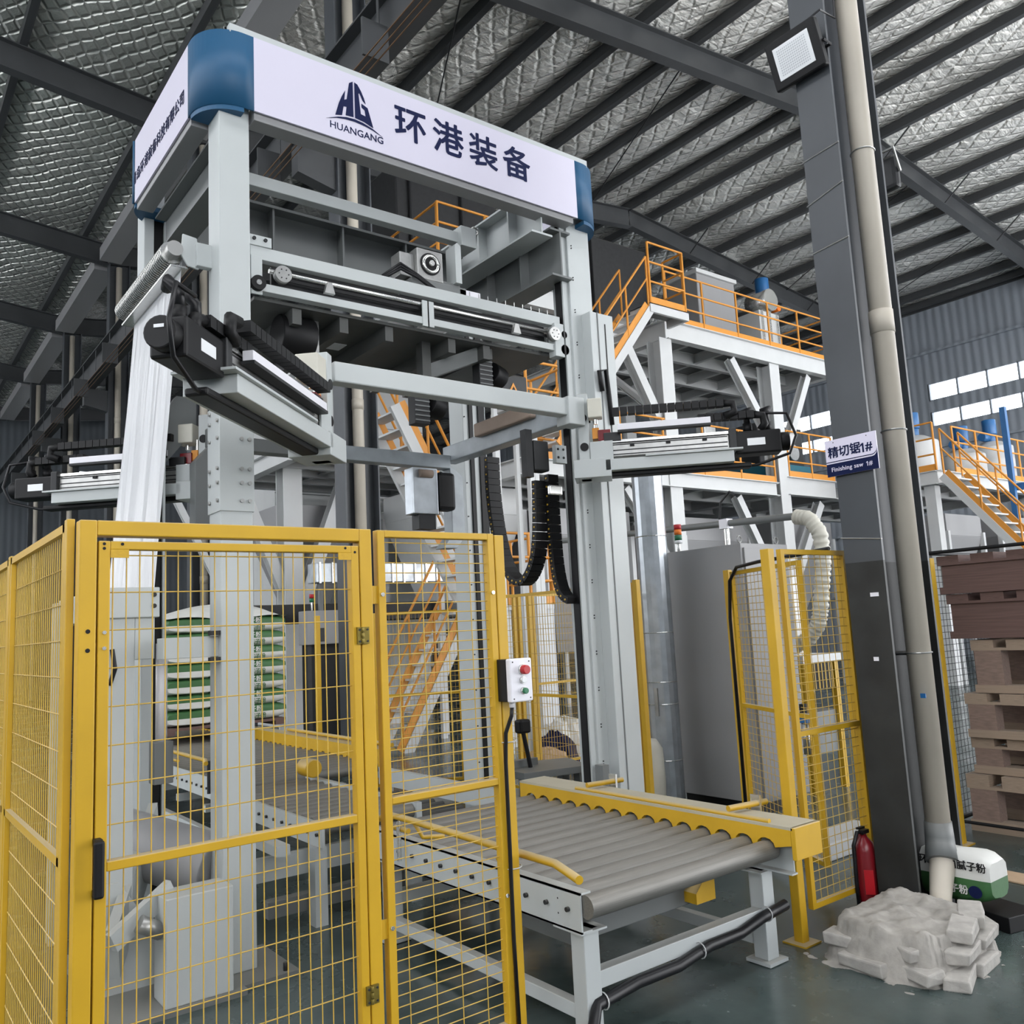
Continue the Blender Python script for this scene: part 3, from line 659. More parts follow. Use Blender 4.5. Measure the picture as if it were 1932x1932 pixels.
# sign fascia
sg = thing('sign_fascia', 'white lettered sign band with rounded blue corners around the top of the gantry', 'sign', (3.02, 5.4, 4.8))
ZS0, ZS1 = 4.81, 5.285; xa, xb, ya, yb, r = 1.475, 4.635, 4.59, 6.32, .24
def band(nm, m, pts, t=.012):
    g = G(); n = len(pts)
    vs = []
    for i, p in enumerate(pts):
        a = V(pts[max(i-1, 0)]); b = V(pts[min(i+1, n-1)]); d = (b-a).normalized(); q = V((p[0], p[1], 0))+V((-d.y, d.x, 0))*t
        vs += [(p[0], p[1], ZS0), (p[0], p[1], ZS1), (q.x, q.y, ZS1), (q.x, q.y, ZS0)]
    fs = []
    for i in range(n-1):
        for k in range(4): fs.append((4*i+k, 4*i+(k+1) % 4, 4*i+4+(k+1) % 4, 4*i+4+k))
    fs += [(0, 1, 2, 3), (4*n-1, 4*n-2, 4*n-3, 4*n-4)]
    return g.poly(vs, fs).obj(nm, m, sg, smooth=m == 'blue')
X3 = lambda l: [(p[0], p[1], 0) for p in l]
band('front_banner', 'banner', [(xa+r+.06, ya, 0), (4.33, ya, 0)])
band('blue_corner', 'blue', X3([(xa, ya+r+.04)]+[tuple(p) for p in arc((xa+r, ya+r, 0), r, PI, 1.5*PI, 12, (1, 0, 0), (0, 1, 0))]+[(xa+r+.06, ya)]))
band('blue_corner', 'blue', X3([(4.33, ya)]+[tuple(p) for p in arc((xb-r+.0, ya+r, 0), r, 1.5*PI, 2*PI, 12, (1, 0, 0), (0, 1, 0))]+[(xb, ya+r+.04)]))
band('left_banner', 'banner', [(xa, 6.10, 0), (xa, ya+r+.04, 0)])
band('blue_corner', 'blue', X3([tuple(p) for p in arc((xa+r, yb-r, 0), r, .5*PI, PI, 10, (1, 0, 0), (0, 1, 0))]+[(xa, 6.10)]))
band('right_banner', 'banner', [(xb, ya+r+.04, 0), (xb, yb, 0)])
for cx, cy, a0 in ((xa+r, ya+r, PI), (xb-r, ya+r, 1.5*PI), (xa+r, yb-r, .5*PI)):
    G().prism([(cx, cy)]+[(p.x, p.y) for p in arc((cx, cy, 0), r-.004, a0, a0+PI/2, 12, (1, 0, 0), (0, 1, 0))], (0, 0, ZS0-.03), (1, 0, 0), (0, 1, 0), .034).obj('corner_underside', 'blue', sg)
G().box(xa+.16, xb-.16, ya+.012, ya+.06, ZS1-.01, ZS1+.045).obj('upper_lip', 'grey', sg)
def em(pts):                                              # emblem outline, drawn on the emblem's own grid
    return [(2.235+(u-330)/825*.40, 4.9215+(1055-v)/685*.316) for u, v in pts]
yf = ya-.001
H_ = [(462, 960), (515, 770), (560, 650), (612, 545), (596, 690), (632, 668), (672, 410), (725, 370), (725, 902), (612, 914), (628, 782), (583, 792), (558, 932)]
G_ = [(748, 372), (793, 388), (845, 470), (885, 560), (910, 640), (866, 606), (822, 508), (806, 520), (834, 818), (906, 830), (893, 735), (850, 715), (846, 655), (938, 692), (1015, 965), (880, 920), (748, 905)]
S_ = [(330, 1055), (500, 975), (620, 940), (740, 928), (860, 940), (1000, 980), (1155, 1055), (1010, 1005), (880, 978), (740, 966), (600, 975), (480, 1000)]
for P_ in (H_, G_, S_): G().prism([(a, b) for a, b in em(P_)], (0, yf, 0), (1, 0, 0), (0, 0, 1), .002).obj('emblem', 'navy', sg)
text('lettering', sg, 'navy', 'HUANGANG', .066, (2.45, yf, 4.892), (1, 0, .012), (0, 0, 1), .0004)
for i, ch in enumerate('环港装备'):
    mtext('lettering', sg, 'navy', ch, .258, (2.853+.2995*i, yf-.0008, 5.062), (1, 0, 0), (0, 0, 1), .0042)
mtext('lettering', sg, 'navy', '青岛环港装备科技有限公司', .100, (xa-.0018, 5.53, 4.985), (0, -1, 0), (0, 0, 1), .0012)

# ------------------------------------------------------------------ film carriage (upper cross rails, drives, underside)
fc = thing('film_carriage', 'film opening carriage with rails, pulleys and blowers hung inside the gantry', 'machine carriage', (3.0, 5.3, 3.7))
bars = [(4.02, .075, .05, 'grey', 'top_rail'), (3.795, .05, .06, 'grey', 'lower_rail')]
G().box(1.80, 4.22, 4.745, 4.80, 3.965, 4.045).obj('top_rail', 'grey', fc, .003)
G().box(1.86, 4.20, 4.735, 4.80, 3.765, 3.815).obj('lower_rail', 'grey', fc, .003)
G().cyl((1.92, 4.76, 3.91), (4.10, 4.76, 3.91), .014, 12).obj('linear_shaft', 'bright', fc, smooth=True)
G().box(1.95, 4.10, 4.755, 4.762, 3.865, 3.885).obj('drive_belt', 'black', fc); G().box(1.95, 4.1, 4.80, 4.82, 3.83, 3.96).obj('channel', 'dark', fc)
for x in (1.99, 4.13):
    w = G().cyl((x, 4.70, 3.885), (x, 4.745, 3.885), .052, 24).obj('pulley', 'steel', fc, smooth=True)
    for k in range(6): rod('bolt', w, 'dark', (x+.03*math.cos(k*PI/3), 4.697, 3.885+.03*math.sin(k*PI/3)), (x+.03*math.cos(k*PI/3), 4.701, 3.885+.03*math.sin(k*PI/3)), .004, 8)
G().cyl((1.835, 4.70, 3.80), (1.835, 4.76, 3.80), .045, 20).obj('follower', 'black', fc, smooth=True); rod('axle', fc, 'bright', (1.835, 4.695, 3.80), (1.835, 4.71, 3.80), .016, 12)
G().box(1.79, 1.93, 4.735, 4.75, 4.045, 4.11).obj('end_bracket', 'grey', fc, .003); G().box(1.80, 1.87, 4.735, 4.75, 3.74, 3.98).obj('end_bracket', 'grey', fc, .003)
for x in (1.82, 1.89): rod('bolt', fc, 'dark', (x, 4.725, 4.085), (x, 4.736, 4.085), .011, 10)
G().box(4.14, 4.23, 4.72, 4.80, 3.72, 3.98).obj('end_bracket', 'grey', fc, .003)
G().cyl((4.235, 4.72, 3.78), (4.235, 4.76, 3.78), .04, 16).obj('guide_roller', 'black', fc, smooth=True); G().cyl((4.235, 4.72, 3.90), (4.235, 4.76, 3.90), .028, 16).obj('guide_roller', 'dark', fc, smooth=True)
for x in (2.98, 3.02): G().box(x, x+.05, 4.73, 4.74, 3.75, 3.93).obj('clip', 'grey', fc)
for x in (2.25, 3.72): G().prism([(0, 0), (.07, 0), (.05, .07), (.02, .07)], (x, 4.72, 3.82), (1, 0, 0), (0, 0, 1), .03).obj('cam', 'steel', fc)
# gearbox on the top rail
gb = G().box(2.995, 3.205, 4.80, 5.0, 4.12, 4.34).obj('gearbox', 'steel', fc, .008); G().box(2.95, 3.4, 4.80, 5.0, 4.045, 4.12).obj('gearbox_foot', 'dgrey', gb, .006)
G().cyl((3.10, 4.795, 4.235), (3.10, 4.80, 4.235), .080, 28).obj('bore', 'black', gb); G().tube(arc((3.10, 4.793, 4.235), .058, 0, 2*PI, 24, (1, 0, 0), (0, 0, 1)), .012, 8).obj('bearing_ring', 'bright', gb, smooth=True)
rod('shaft', gb, 'bright', (3.10, 4.77, 4.235), (3.10, 4.80, 4.235), .020, 14)
G().box(2.88, 2.995, 4.84, 4.96, 4.13, 4.30).obj('flange', 'steel', gb, .006); G().box(3.20, 3.36, 4.82, 4.98, 4.03, 4.15).obj('motor', 'dgrey', gb, .01)
G().box(3.34, 3.52, 4.80, 4.86, 4.03, 4.11).obj('slide_block', 'boxwhite', fc, .004)
G().prism([(0, 0), (.05, 0), (.05, .28), (.02, .30), (0, .28)], (3.30, 4.9, 4.14), (1, 0, 0), (0, 0, 1), .12).obj('eye_plate', 'grey', fc)
for k in range(3):
    G().tube([(2.72, 4.80, 4.05+.01*k), (2.85, 4.78, 4.14+.02*k), (2.98, 4.77, 4.10+.01*k), (3.12, 4.76, 4.02+.01*k), (3.25, 4.76, 3.99+.012*k), (3.40, 4.77, 4.03)], .010, 8).obj('cable', 'rubber', fc, smooth=True)
tr_ = G().box(3.40, 4.18, 4.80, 4.90, 4.045, 4.055).obj('cable_tray', 'dgrey', fc)
for i in range(10): box('tray_rung', tr_, 'bright', 3.42+i*.08, 3.425+i*.08, 4.795, 4.80, 4.05, 4.10)
for k in range(4): G().tube([(3.40+.1*j, 4.82+.018*k, 4.068+.01*math.sin(j*1.7+k)) for j in range(8)], .011, 6).obj('cable', 'rubber', fc)
# underside
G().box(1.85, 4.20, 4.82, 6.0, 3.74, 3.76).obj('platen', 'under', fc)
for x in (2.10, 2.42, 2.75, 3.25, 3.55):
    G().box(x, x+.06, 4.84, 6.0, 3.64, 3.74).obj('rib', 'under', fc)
for x, y in ((2.27, 5.25), (2.27, 5.5), (2.60, 5.3), (2.60, 5.6)): G().box(x, x+.10, y, y+.13, 3.735, 3.741).obj('access_hole', 'lens', fc)
def blower(x, y, z, fin):
    b = G().cyl((x, y, z), (x+.12, y+.04, z-.02), .085, 20).obj('blower_motor', 'black', fc, .006, True)
    if fin:
        G().box(x-.14, x-.02, y-.06, y+.03, z-.17, z+.09).obj('blower_housing', 'dark', b, .004)
        for k in range(7): box('grille_bar', b, 'dgrey', x-.138, x-.022, y-.066, y-.060, z-.15+k*.034, z-.14+k*.034)
        G().box(x-.14, x-.02, y-.07, y+.05, z+.09, z+.15).obj('hanger', 'dgrey', b, .004)
blower(3.72, 5.0, 3.60, True); blower(3.16, 5.0, 3.30, True)
G().cyl((2.07, 5.02, 3.62), (2.30, 5.02, 3.62), .13, 24).obj('fan_drum', 'black', fc, .008, True)
G().box(2.30, 2.34, 4.98, 5.02, 3.45, 3.75).obj('hanger', 'steel', fc)
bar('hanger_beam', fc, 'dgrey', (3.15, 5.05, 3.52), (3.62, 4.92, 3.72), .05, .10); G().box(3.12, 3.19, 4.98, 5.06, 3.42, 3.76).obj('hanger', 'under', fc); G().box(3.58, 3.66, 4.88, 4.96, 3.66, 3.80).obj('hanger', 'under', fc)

# ------------------------------------------------------------------ stretch frame and its four corner arms
sf = thing('hood_stretcher', 'grey rectangular lifting frame between the two front gripper arms', 'machine frame', (3.1, 5.3, 3.2))
G().box(2.16, 3.99, 4.40, 4.50, 3.165, 3.285).obj('front_beam', 'grey', sf, .008)
G().box(3.93, 4.08, 4.38, 4.52, 3.10, 3.30).obj('beam_socket', 'grey', sf, .006)
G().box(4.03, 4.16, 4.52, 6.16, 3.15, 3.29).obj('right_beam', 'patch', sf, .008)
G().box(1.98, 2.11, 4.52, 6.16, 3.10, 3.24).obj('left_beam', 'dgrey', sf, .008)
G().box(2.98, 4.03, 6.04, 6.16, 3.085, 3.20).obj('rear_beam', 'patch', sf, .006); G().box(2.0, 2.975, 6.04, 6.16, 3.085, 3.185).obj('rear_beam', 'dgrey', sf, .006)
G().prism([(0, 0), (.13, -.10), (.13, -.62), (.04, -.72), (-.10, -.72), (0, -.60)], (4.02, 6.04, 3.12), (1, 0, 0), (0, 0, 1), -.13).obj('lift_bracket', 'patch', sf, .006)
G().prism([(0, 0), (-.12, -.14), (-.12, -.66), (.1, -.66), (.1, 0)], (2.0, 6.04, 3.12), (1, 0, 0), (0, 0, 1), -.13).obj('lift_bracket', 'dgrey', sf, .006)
G().box(3.97, 4.03, 4.86, 5.60, 3.26, 3.37).obj('brown_pad', 'board', sf, .012)
G().box(3.56, 3.80, 5.90, 6.03, 2.66, 3.04).obj('corner_shoe', 'galv', sf, .006); G().cyl((3.62, 5.89, 2.99), (3.74, 5.89, 2.99), .033, 14).obj('shoe_roller', 'board', sf, smooth=True)
G().box(3.81, 3.98, 5.90, 6.03, 2.70, 3.02).obj('chain_bundle', 'black', sf, .03); G().box(3.62, 3.78, 5.92, 6.03, 2.54, 2.66).obj('shoe_foot', 'dark', sf)
G().box(3.72, 3.78, 4.62, 4.68, 2.75, 3.09).obj('sensor_plate', 'dark', sf); G().box(3.79, 3.93, 4.62, 4.72, 2.80, 3.02).obj('sensor_motor', 'dark', sf, .012)
G().box(3.96, 4.06, 4.58, 4.62, 2.86, 2.99).obj('hole_plate', 'grey', sf)
for i in range(2):
    for j in range(2): rod('bolt', sf, 'dark', (3.98+i*.05, 4.576, 2.90+j*.06), (3.98+i*.05, 4.582, 2.90+j*.06), .009, 8)
G().box(3.90, 4.02, 4.60, 4.63, 2.63, 2.70).obj('hand_plate', 'bright', sf, .01)

def arm(x, y, ang, z, label, L=1.1, side=1, box_=(.06, .20, -.06, .07, .40, .54), dz=0.):
    """gripper arm reaching outward from a frame corner; t along the arm, s across it"""
    a = math.radians(ang); d = V((math.cos(a), math.sin(a), 0)); n = V((-d.y, d.x, 0))*side; o = V((x, y, z))
    P = lambda t, s, h: o+d*t+n*s+V((0, 0, h))
    A = thing('gripper_arm', label, 'machine arm', (x, y, z))
    def bx(nm, m, t0, t1, s0, s1, h0, h1, bev=.004, par=A):
        g = G(); vs = [P(t, s, h) for t in (t0, t1) for s in (s0, s1) for h in (h0, h1)]
        return g.poly(vs, [(0, 1, 3, 2), (4, 6, 7, 5), (0, 4, 5, 1), (2, 3, 7, 6), (0, 2, 6, 4), (1, 5, 7, 3)]).obj(nm, m, par, bev)
    bx('end_plate', 'grey', -.06, .02, -.05, .06, -.02, .60, .006)
    for h in (.21, .42):
        G().cyl(P(.02, 0.005, h), P(.032, .005, h), .026, 18).obj('plate_hole', 'black', A)
        g = G().cyl(P(-.02, .061*1, h), P(-.02, .066, h), .03, 18).obj('plate_hole', 'black', A); G().cyl(P(-.02, -.051, h), P(-.02, -.056, h), .03, 18).obj('plate_hole', 'black', A)
    bx('corner_foot', 'grey', -.10, .16, -.12, .12, -.02, .11)
    bx('base_beam', 'grey', .12, L, -.12, .12, .02, .10)
    bx('base_lid', 'grey', .40, L+.06, -.14, .14, .10, .112, .001)
    bx('bottom_hose', 'black', .05, L+.12, -.05, .05, -.015, .02, .01)
    bx('profile', 'steel', .10, L-.02, -.06, .06, .125, .22)
    for h in (.135, .165, .205): bx('profile_groove', 'dark', .10, L-.03, -.0612, .0612, h, h+.008, 0)
    bx('guide_rail', 'bright', .10, L+.02, .03, .065, .225, .245, .001); bx('guide_rail', 'bright', .10, L+.02, -.065, -.03, .225, .245, .001)
    bx('belt', 'black', .10, L-.04, -.03, .03, .222, .235, 0)
    bx('carriage_block', 'dark', .12, .24, -.07, .07, .235, .30); bx('gearbox_orange', 'orange', .04, .09, -.065, .03, .27, .35, .003); bx('coupling', 'extred', .08, .17, -.045, .045, .25, .33)
    bx('hole_bracket', 'grey', .02, .18, .066, .078, .10, .24, .001)
    G().cyl(P(.06, 0, .43), P(.06, 0, .30), .012, 10).obj('plunger', 'bright', A)
    m = bx('servo_motor', 'black', L+.02, L+.33, -.075, .075, .075, .235, .012)
    bx('motor_plate', 'dark', L-.02, L+.03, -.09, .09, .114, .26, .006, m); bx('motor_label', 'lens', L+.10, L+.22, .0755, .0765, .13, .18, 0, m); bx('motor_label', 'lens', L+.10, L+.22, -.0765, -.0755, .13, .18, 0, m)
    G().cyl(P(L+.33, 0, .155), P(L+.39, 0, .155), .065, 20).obj('motor_cap', 'black', m, .006, True)
    bx('motor_badge', 'lens', L+.391, L+.393, -.02, .02, .17, .183, 0, m)
    for k in (0, 1):
        G().cyl(P(L+.12+k*.13, 0, .235), P(L+.12+k*.13, 0, .30), .032, 14).obj('connector', 'black', m, smooth=True)
        G().tube([P(L+.12+k*.13, 0, .29), P(L+.12+k*.13, .0, .36), P(L+.15+k*.13, -.03, .40), P(L+.10+k*.13, -.06, .39)], .024, 10).obj('cable', 'rubber', m, smooth=True)
    G().tube([P(L+.2, .04, .36), P(L+.38, .06, .34), P(L+.43, .06, .18), P(L+.38, .05, .06), P(L+.16, .02, .0), P(L, 0, 0)], .010, 8).obj('cable', 'rubber', A, smooth=True)
    # cable chains above
    def chain(t0, t1, h, s, m_):
        k = int((t1-t0)/.055)
        for i in range(k): bx('chain_link', 'black', t0+i*.055, t0+i*.055+.05, s-.035, s+.035, h, h+.05, 0, m_)
    h1 = bx('chain_tray', 'boxwhite', .22, L-.14, .075, .125, .30+dz, .345+dz, .003)
    bx('chain_tray_edge', 'dark', .22, L-.14, .07, .13, .285+dz, .30+dz, 0)
    chain(.19, L-.04, .41+dz, .10, h1); chain(L-.22, L+.18, .325+dz*.8, .05, h1)
    G().tube([P(L-.05, .10, .435+dz), P(L+.02, .10, .43+dz), P(L+.03, .10, .37+dz), P(L-.04, .09, .345+dz)], .028, 10).obj('chain_bend', 'black', h1, smooth=True)
    G().tube([P(L+.16, .05, .35+dz*.8), P(L+.22, .05, .34+dz*.8), P(L+.23, .05, .28+dz*.5), P(L+.2, .04, .24)], .028, 10).obj('chain_bend', 'black', h1, smooth=True)
    j0 = bx('junction_box', 'cream', *box_, .008); G().cyl(P((box_[0]+box_[1])/2, (box_[2]+box_[3])/2, box_[4]), P((box_[0]+box_[1])/2, (box_[2]+box_[3])/2, box_[4]-.04), .014, 10).obj('gland', 'bright', j0)
    for t in (.3, .55, .8): bx('clip', 'black', t, t+.03, .06, .072, .19, .21, 0)
    return A
arm(2.03, 4.34, 225, 2.69, 'left front gripper arm, its black servo motor reaching toward the camera', 1.27, 1, dz=-.10)
arm(4.14, 4.44, -45, 2.74, 'right front gripper arm with white tray and black cable chain, in front of the mezzanine', 1.0, -1, (.02, .12, .04, .14, .40, .54))
arm(2.0, 6.20, 135, 2.75, 'rear left gripper arm seen past the white film at the left', 1.12, 1)

# hanging cable chains
def cable_chain(label, pts, x, w, step=.052):
    t = thing('cable_chain', label, 'cable chain', (x, pts[0][0], pts[0][1]))
    P = [V((x, a, b)) for a, b in pts]
    fine = []
    for i in range(len(P)-1):                               # Catmull-Rom
        p0, p1, p2, p3 = P[max(i-1, 0)], P[i], P[i+1], P[min(i+2, len(P)-1)]
        for k in range(20):
            u = k/20; fine.append(.5*((2*p1)+(p2-p0)*u+(2*p0-5*p1+4*p2-p3)*u*u+(3*p1-p0-3*p2+p3)*u**3))
    acc = 0; last = fine[0]
    for i in range(1, len(fine)):
        acc += (fine[i]-fine[i-1]).length
        if acc >= step:
            d = fine[i]-last; c = (fine[i]+last)/2
            l = bar('link', t, 'black', c-d*.46, c+d*.46, .05, w, (1, 0, 0))
            for s in (-1, 1): rod('rivet', l, 'yellow', c+V((s*w/2, 0, 0)), c+V((s*(w/2+.004), 0, 0)), .007, 8)
            last = fine[i]; acc = 0
cable_chain('black cable chain with yellow rivets hanging in a U beside the right column', [(5.57, 3.10), (5.57, 2.80), (5.52, 2.45), (5.42, 2.18), (5.24, 2.05), (5.08, 2.16), (5.0, 2.4), (4.97, 2.85)], 4.12, .12)
cable_chain('second black cable chain, curling in to the right column below the first', [(4.93, 2.85), (4.93, 2.4), (4.91, 2.1), (4.85, 1.93), (4.72, 1.87)], 4.20, .10)

# film web, its top roller, and the unwind stand
fw = thing('film_roller', 'bright ribbed film roller on a grey bracket left of the front column', 'roller', (1.45, 5.4, 3.95))
G().box(1.37, 1.47, 4.84, 5.96, 3.85, 3.865).obj('roller_tray', 'bright', fw, .003)
g = G()
for i in range(40): g.cyl((1.385, 4.87+i*.027, 3.945), (1.385, 4.888+i*.027, 3.945), .065, 14)
g.obj('ribbed_roller', 'bright', fw, smooth=True); rod('shaft', fw, 'steel', (1.385, 4.80, 3.945), (1.385, 5.98, 3.945), .045, 12)
G().prism([(-.04, -.05), (.0, -.11), (.06, -.12), (.08, -.08), (.05, .07), (-.03, .08)], (1.46, 4.83, 3.97), (1, 0, 0), (0, 0, 1), .015).obj('end_bracket', 'grey', fw, .004)
G().box(1.50, 1.60, 4.78, 4.83, 3.86, 4.0).obj('arm_bracket', 'grey', fw, .004)
g = G(); nx, nz = 40, 24; vs = []; fs = []
for j in range(nz+1):
    k = j/nz; z = 3.90-1.93*k
    for i in range(nx+1):
        u = i/nx; y = 4.86+(1.04-.04*k)*u+.06*k-.1*(1-k)*0
        vs.append((1.44-.14*k+.018*math.sin(u*19)*k+.010*math.sin(u*43+2)*k, y, z))
for j in range(nz):
    for i in range(nx): fs.append((j*(nx+1)+i, j*(nx+1)+i+1, (j+1)*(nx+1)+i+1, (j+1)*(nx+1)+i))
fo = g.poly(vs, fs).obj('film_web', 'film', smooth=True)
tag(fo, 'wide white plastic film web hanging from the ribbed roller at left', 'plastic film')
st = thing('film_stand', 'grey film unwind stand with two posts behind the gate at left', 'machine stand', (1.2, 5.4, 0))
G().box(1.06, 1.20, 4.86, 5.0, 0, 2.0).obj('post', 'grey', st, .005); G().box(1.0, 1.10, 5.92, 6.06, 0, 2.0).obj('post', 'grey', st, .005)
G().box(1.04, 1.32, 4.84, 6.08, 1.86, 2.02).obj('head_beam', 'grey', st, .005)
G().box(1.20, 1.30, 4.86, 4.98, 1.64, 2.0).obj('arm', 'grey', st, .004)
for z in (1.98, 1.92): rod('bolt', st, 'dark', (1.29, 4.83, z), (1.29, 4.842, z), .012, 8)
G().cyl((1.36, 4.95, 1.2), (1.36, 4.95, 1.72), .03, 16).obj('cylinder', 'boxwhite', st, smooth=True); G().box(1.31, 1.41, 4.9, 5.0, .98, 1.2).obj('cylinder_block', 'dgrey', st, .004)
G().prism([(0, 0), (.45, 0), (.45, .05), (.12, .55), (0, .55)], (1.0, 4.80, 0), (1, 0, 0), (0, 0, 1), -.02).obj('gusset', 'grey', st)
G().cyl((1.02, 4.88, 1.2), (1.02, 4.88, 1.80), .03, 14).obj('pneumatic_tube', 'bright', st, smooth=True)
G().tube([(1.08, 4.82, 1.70), (1.09, 4.80, 1.60), (1.07, 4.82, 1.52)], .012, 8).obj('hose', 'rubber', st)
rr = thing('film_reel', 'large pale film reel lying on the low unwind cradle behind the gate', 'film reel', (1.42, 5.2, .6))
G().cyl((1.20, 5.55, .66), (1.64, 4.88, .50), .17, 28).obj('roll', 'cab', rr, .01, True); rod('core', rr, 'board', (1.19, 5.57, .662), (1.66, 4.86, .498), .05, 16)
cr_ = thing('unwind_cradle', 'grey box-shaped unwind cradle on the floor beside the left column', 'machine base', (1.35, 4.7, 0))
G().box(1.24, 1.56, 4.42, 4.62, .03, .52).obj('cabinet', 'grey', cr_, .006)
bar('sloped_plate', cr_, 'grey', (1.05, 4.60, .28), (1.50, 5.6, .66), .05, .26, (0, 0, 1)); bar('lever', cr_, 'grey', (1.02, 4.50, .36), (1.32, 4.62, .52), .04, .09)
G().cyl((1.24, 4.50, .36), (1.14, 4.50, .42), .04, 16).obj('lever_pin', 'steel', cr_, smooth=True)
G().box(1.0, 1.62, 4.40, 5.6, 0, .03).obj('floor_plate', 'dgrey', cr_)

# ------------------------------------------------------------------ things on and around the right column
fl_ = thing('flood_light', 'black framed LED flood light fixed to the near dark column, top right', 'flood light', (4.54, 2.73, 5.13))
_d = V((.33, 0, -.94)); _n = V((-.94, 0, -.33)); _s = V((0, 1, 0)); _o = V((4.50, 2.735, 5.125))
def fq(a, b, n): return _o+_s*a+_d*b+_n*n
def fpan(nm, m, a0, a1, b0, b1, n0, n1, bev=.0, par=fl_):
    g = G(); vs = [fq(a, b, n) for a in (a0, a1) for b in (b0, b1) for n in (n0, n1)]
    return g.poly(vs, [(0, 1, 3, 2), (4, 6, 7, 5), (0, 4, 5, 1), (2, 3, 7, 6), (0, 2, 6, 4), (1, 5, 7, 3)]).obj(nm, m, par, bev)
fpan('housing', 'black', -.175, .175, -.15, .15, -.05, .01, .012); fpan('lens_plate', 'lens', -.125, .125, -.10, .10, .01, .014, .004)
g = G()
for i in range(15):
    for j in range(11):
        a, b = -.095+.19*i/14, -.075+.15*j/10
        g.poly([fq(a+x*.004, b+y*.004, .0155) for x, y in ((-1, -1), (1, -1), (1, 1), (-1, 1))], [(0, 1, 2, 3)])
g.obj('led_dots', 'led', fl_, kind='stuff')
G().tube([fq(-.18, .0, -.03), fq(-.19, .03, -.09), fq(.19, .03, -.09), fq(.18, 0, -.03)], .010, 6).obj('bracket', 'black', fl_)
G().tube([fq(-.10, -.15, -.03), fq(-.2, -.17, -.05), (4.70, 2.56, 5.35), (4.74, 2.565, 5.9)], .006, 6).obj('cable', 'rubber', fl_)
np = thing('name_plate', 'white and navy bilingual name plate screwed to the near dark column', 'sign', (4.59, 2.69, 2.6))
G().box(4.575, 4.582, 2.522, 2.846, 2.495, 2.712).obj('plate', 'lilac', np)
ys = [.3235*i/12 for i in range(13)]
pts = [(0, 0), (.324, 0), (.324, .115)]+[(.324-.035*(1-math.cos(a)), .115-.040*math.sin(a)) for a in [PI/2*k/6 for k in range(1, 7)]]+[(0, .075)]
G().prism(pts, (4.5745, 2.846, 2.495), (0, -1, 0), (0, 0, 1), -.001).obj('navy_band', 'navy', np)
g = G(); q = [(0, .083), (.289, .083)]+[(.324-.035*(1-math.sin(a)), .123-.040*math.cos(a)) for a in [PI/2*k/6 for k in range(1, 7)]]
g.prism(q+[(p[0]+.0, p[1]+.005) for p in reversed(q)], (4.574, 2.846, 2.495), (0, -1, 0), (0, 0, 1), -.001); g.obj('navy_line', 'navy', np)
mtext('lettering', np, 'navy', '精切锯', .070, (4.5733, 2.725, 2.631), (0, -1, 0), (0, 0, 1), .0011); mtext('lettering', np, 'navy', '#', .070, (4.5733, 2.570, 2.631), (0, -1, 0), (0, 0, 1), .0011)
G().prism([(-.004, -.027), (.006, -.027), (.006, .027), (-.002, .027), (-.016, .018), (-.016, .009), (-.004, .015)], (4.5733, 2.607, 2.629), (0, -1, 0), (0, 0, 1), -.001).obj('lettering', 'navy', np)
text('lettering', np, 'lilac', 'Finishing saw', .036, (4.5732, 2.716, 2.533), (0, -1, 0), (0, 0, 1), .0003, space=1.06); text('lettering', np, 'lilac', '#', .037, (4.5732, 2.568, 2.533), (0, -1, 0), (0, 0, 1), .0003)
G().prism([(-.002, -.013), (.003, -.013), (.003, .013), (-.001, .013), (-.008, .008), (-.008, .004), (-.002, .007)], (4.5732, 2.588, 2.533), (0, -1, 0), (0, 0, 1), -.001).obj('lettering', 'lilac', np)
for y in (2.58, 2.79): rod('screw', np, 'dark', (4.573, y, 2.695), (4.576, y, 2.695), .003, 8)
cl2 = thing('flood_light', 'second flood light hanging on its bracket beyond the beige pipe, seen from behind', 'flood light', (5.9, 3.0, 4.85))
G().box(5.86, 5.94, 2.86, 3.06, 4.72, 4.98).obj('housing', 'dark', cl2, .03); G().tube([(5.9, 2.85, 4.84), (5.8, 2.83, 4.98), (5.8, 3.08, 4.98), (5.9, 3.07, 4.84)], .012, 6).obj('bracket', 'steel', cl2)
bar('arm', cl2, 'dark', (5.0, 2.70, 4.98), (5.8, 2.95, 4.98), .03, .03)
from mathutils import noise
# rubble heap of cement bricks and mortar around the column foot
hp = thing('mortar_plinth', 'rough mortar and brick plinth heaped around the foot of the near dark column', 'plinth', (4.45, 2.5, 0))
n = 90; vs = []; fs = []
def hgt(x, y):
    u = (x-4.27)/.39; w = (y-2.46)/.34; e = max(abs(u), abs(w)); r_ = math.hypot(u, w)
    k = max(0, min(1, (1.02-(.55*e+.45*r_))/.30)); k = k*k*(3-2*k)
    f = noise.fractal(V((x*7, y*7, 3)), 1., 2., 5); g_ = noise.noise(V((x*3, y*3, 1)))
    st = .5*k+.5*(round(k*3)/3)
    return .20*st*(1+.10*g_)+.022*f*min(1, k*3)+(.010*max(0, f) if e < 1.2 else 0)-.004
for i in range(n+1):
    for j in range(n+1):
        x = 3.74+1.04*i/n; y = 2.0+1.0*j/n; vs.append((x, y, hgt(x, y)))
for i in range(n):
    for j in range(n): fs.append((i*(n+1)+j, (i+1)*(n+1)+j, (i+1)*(n+1)+j+1, i*(n+1)+j+1))
G().poly(vs, fs).obj('mortar', 'mortar', hp, smooth=True)
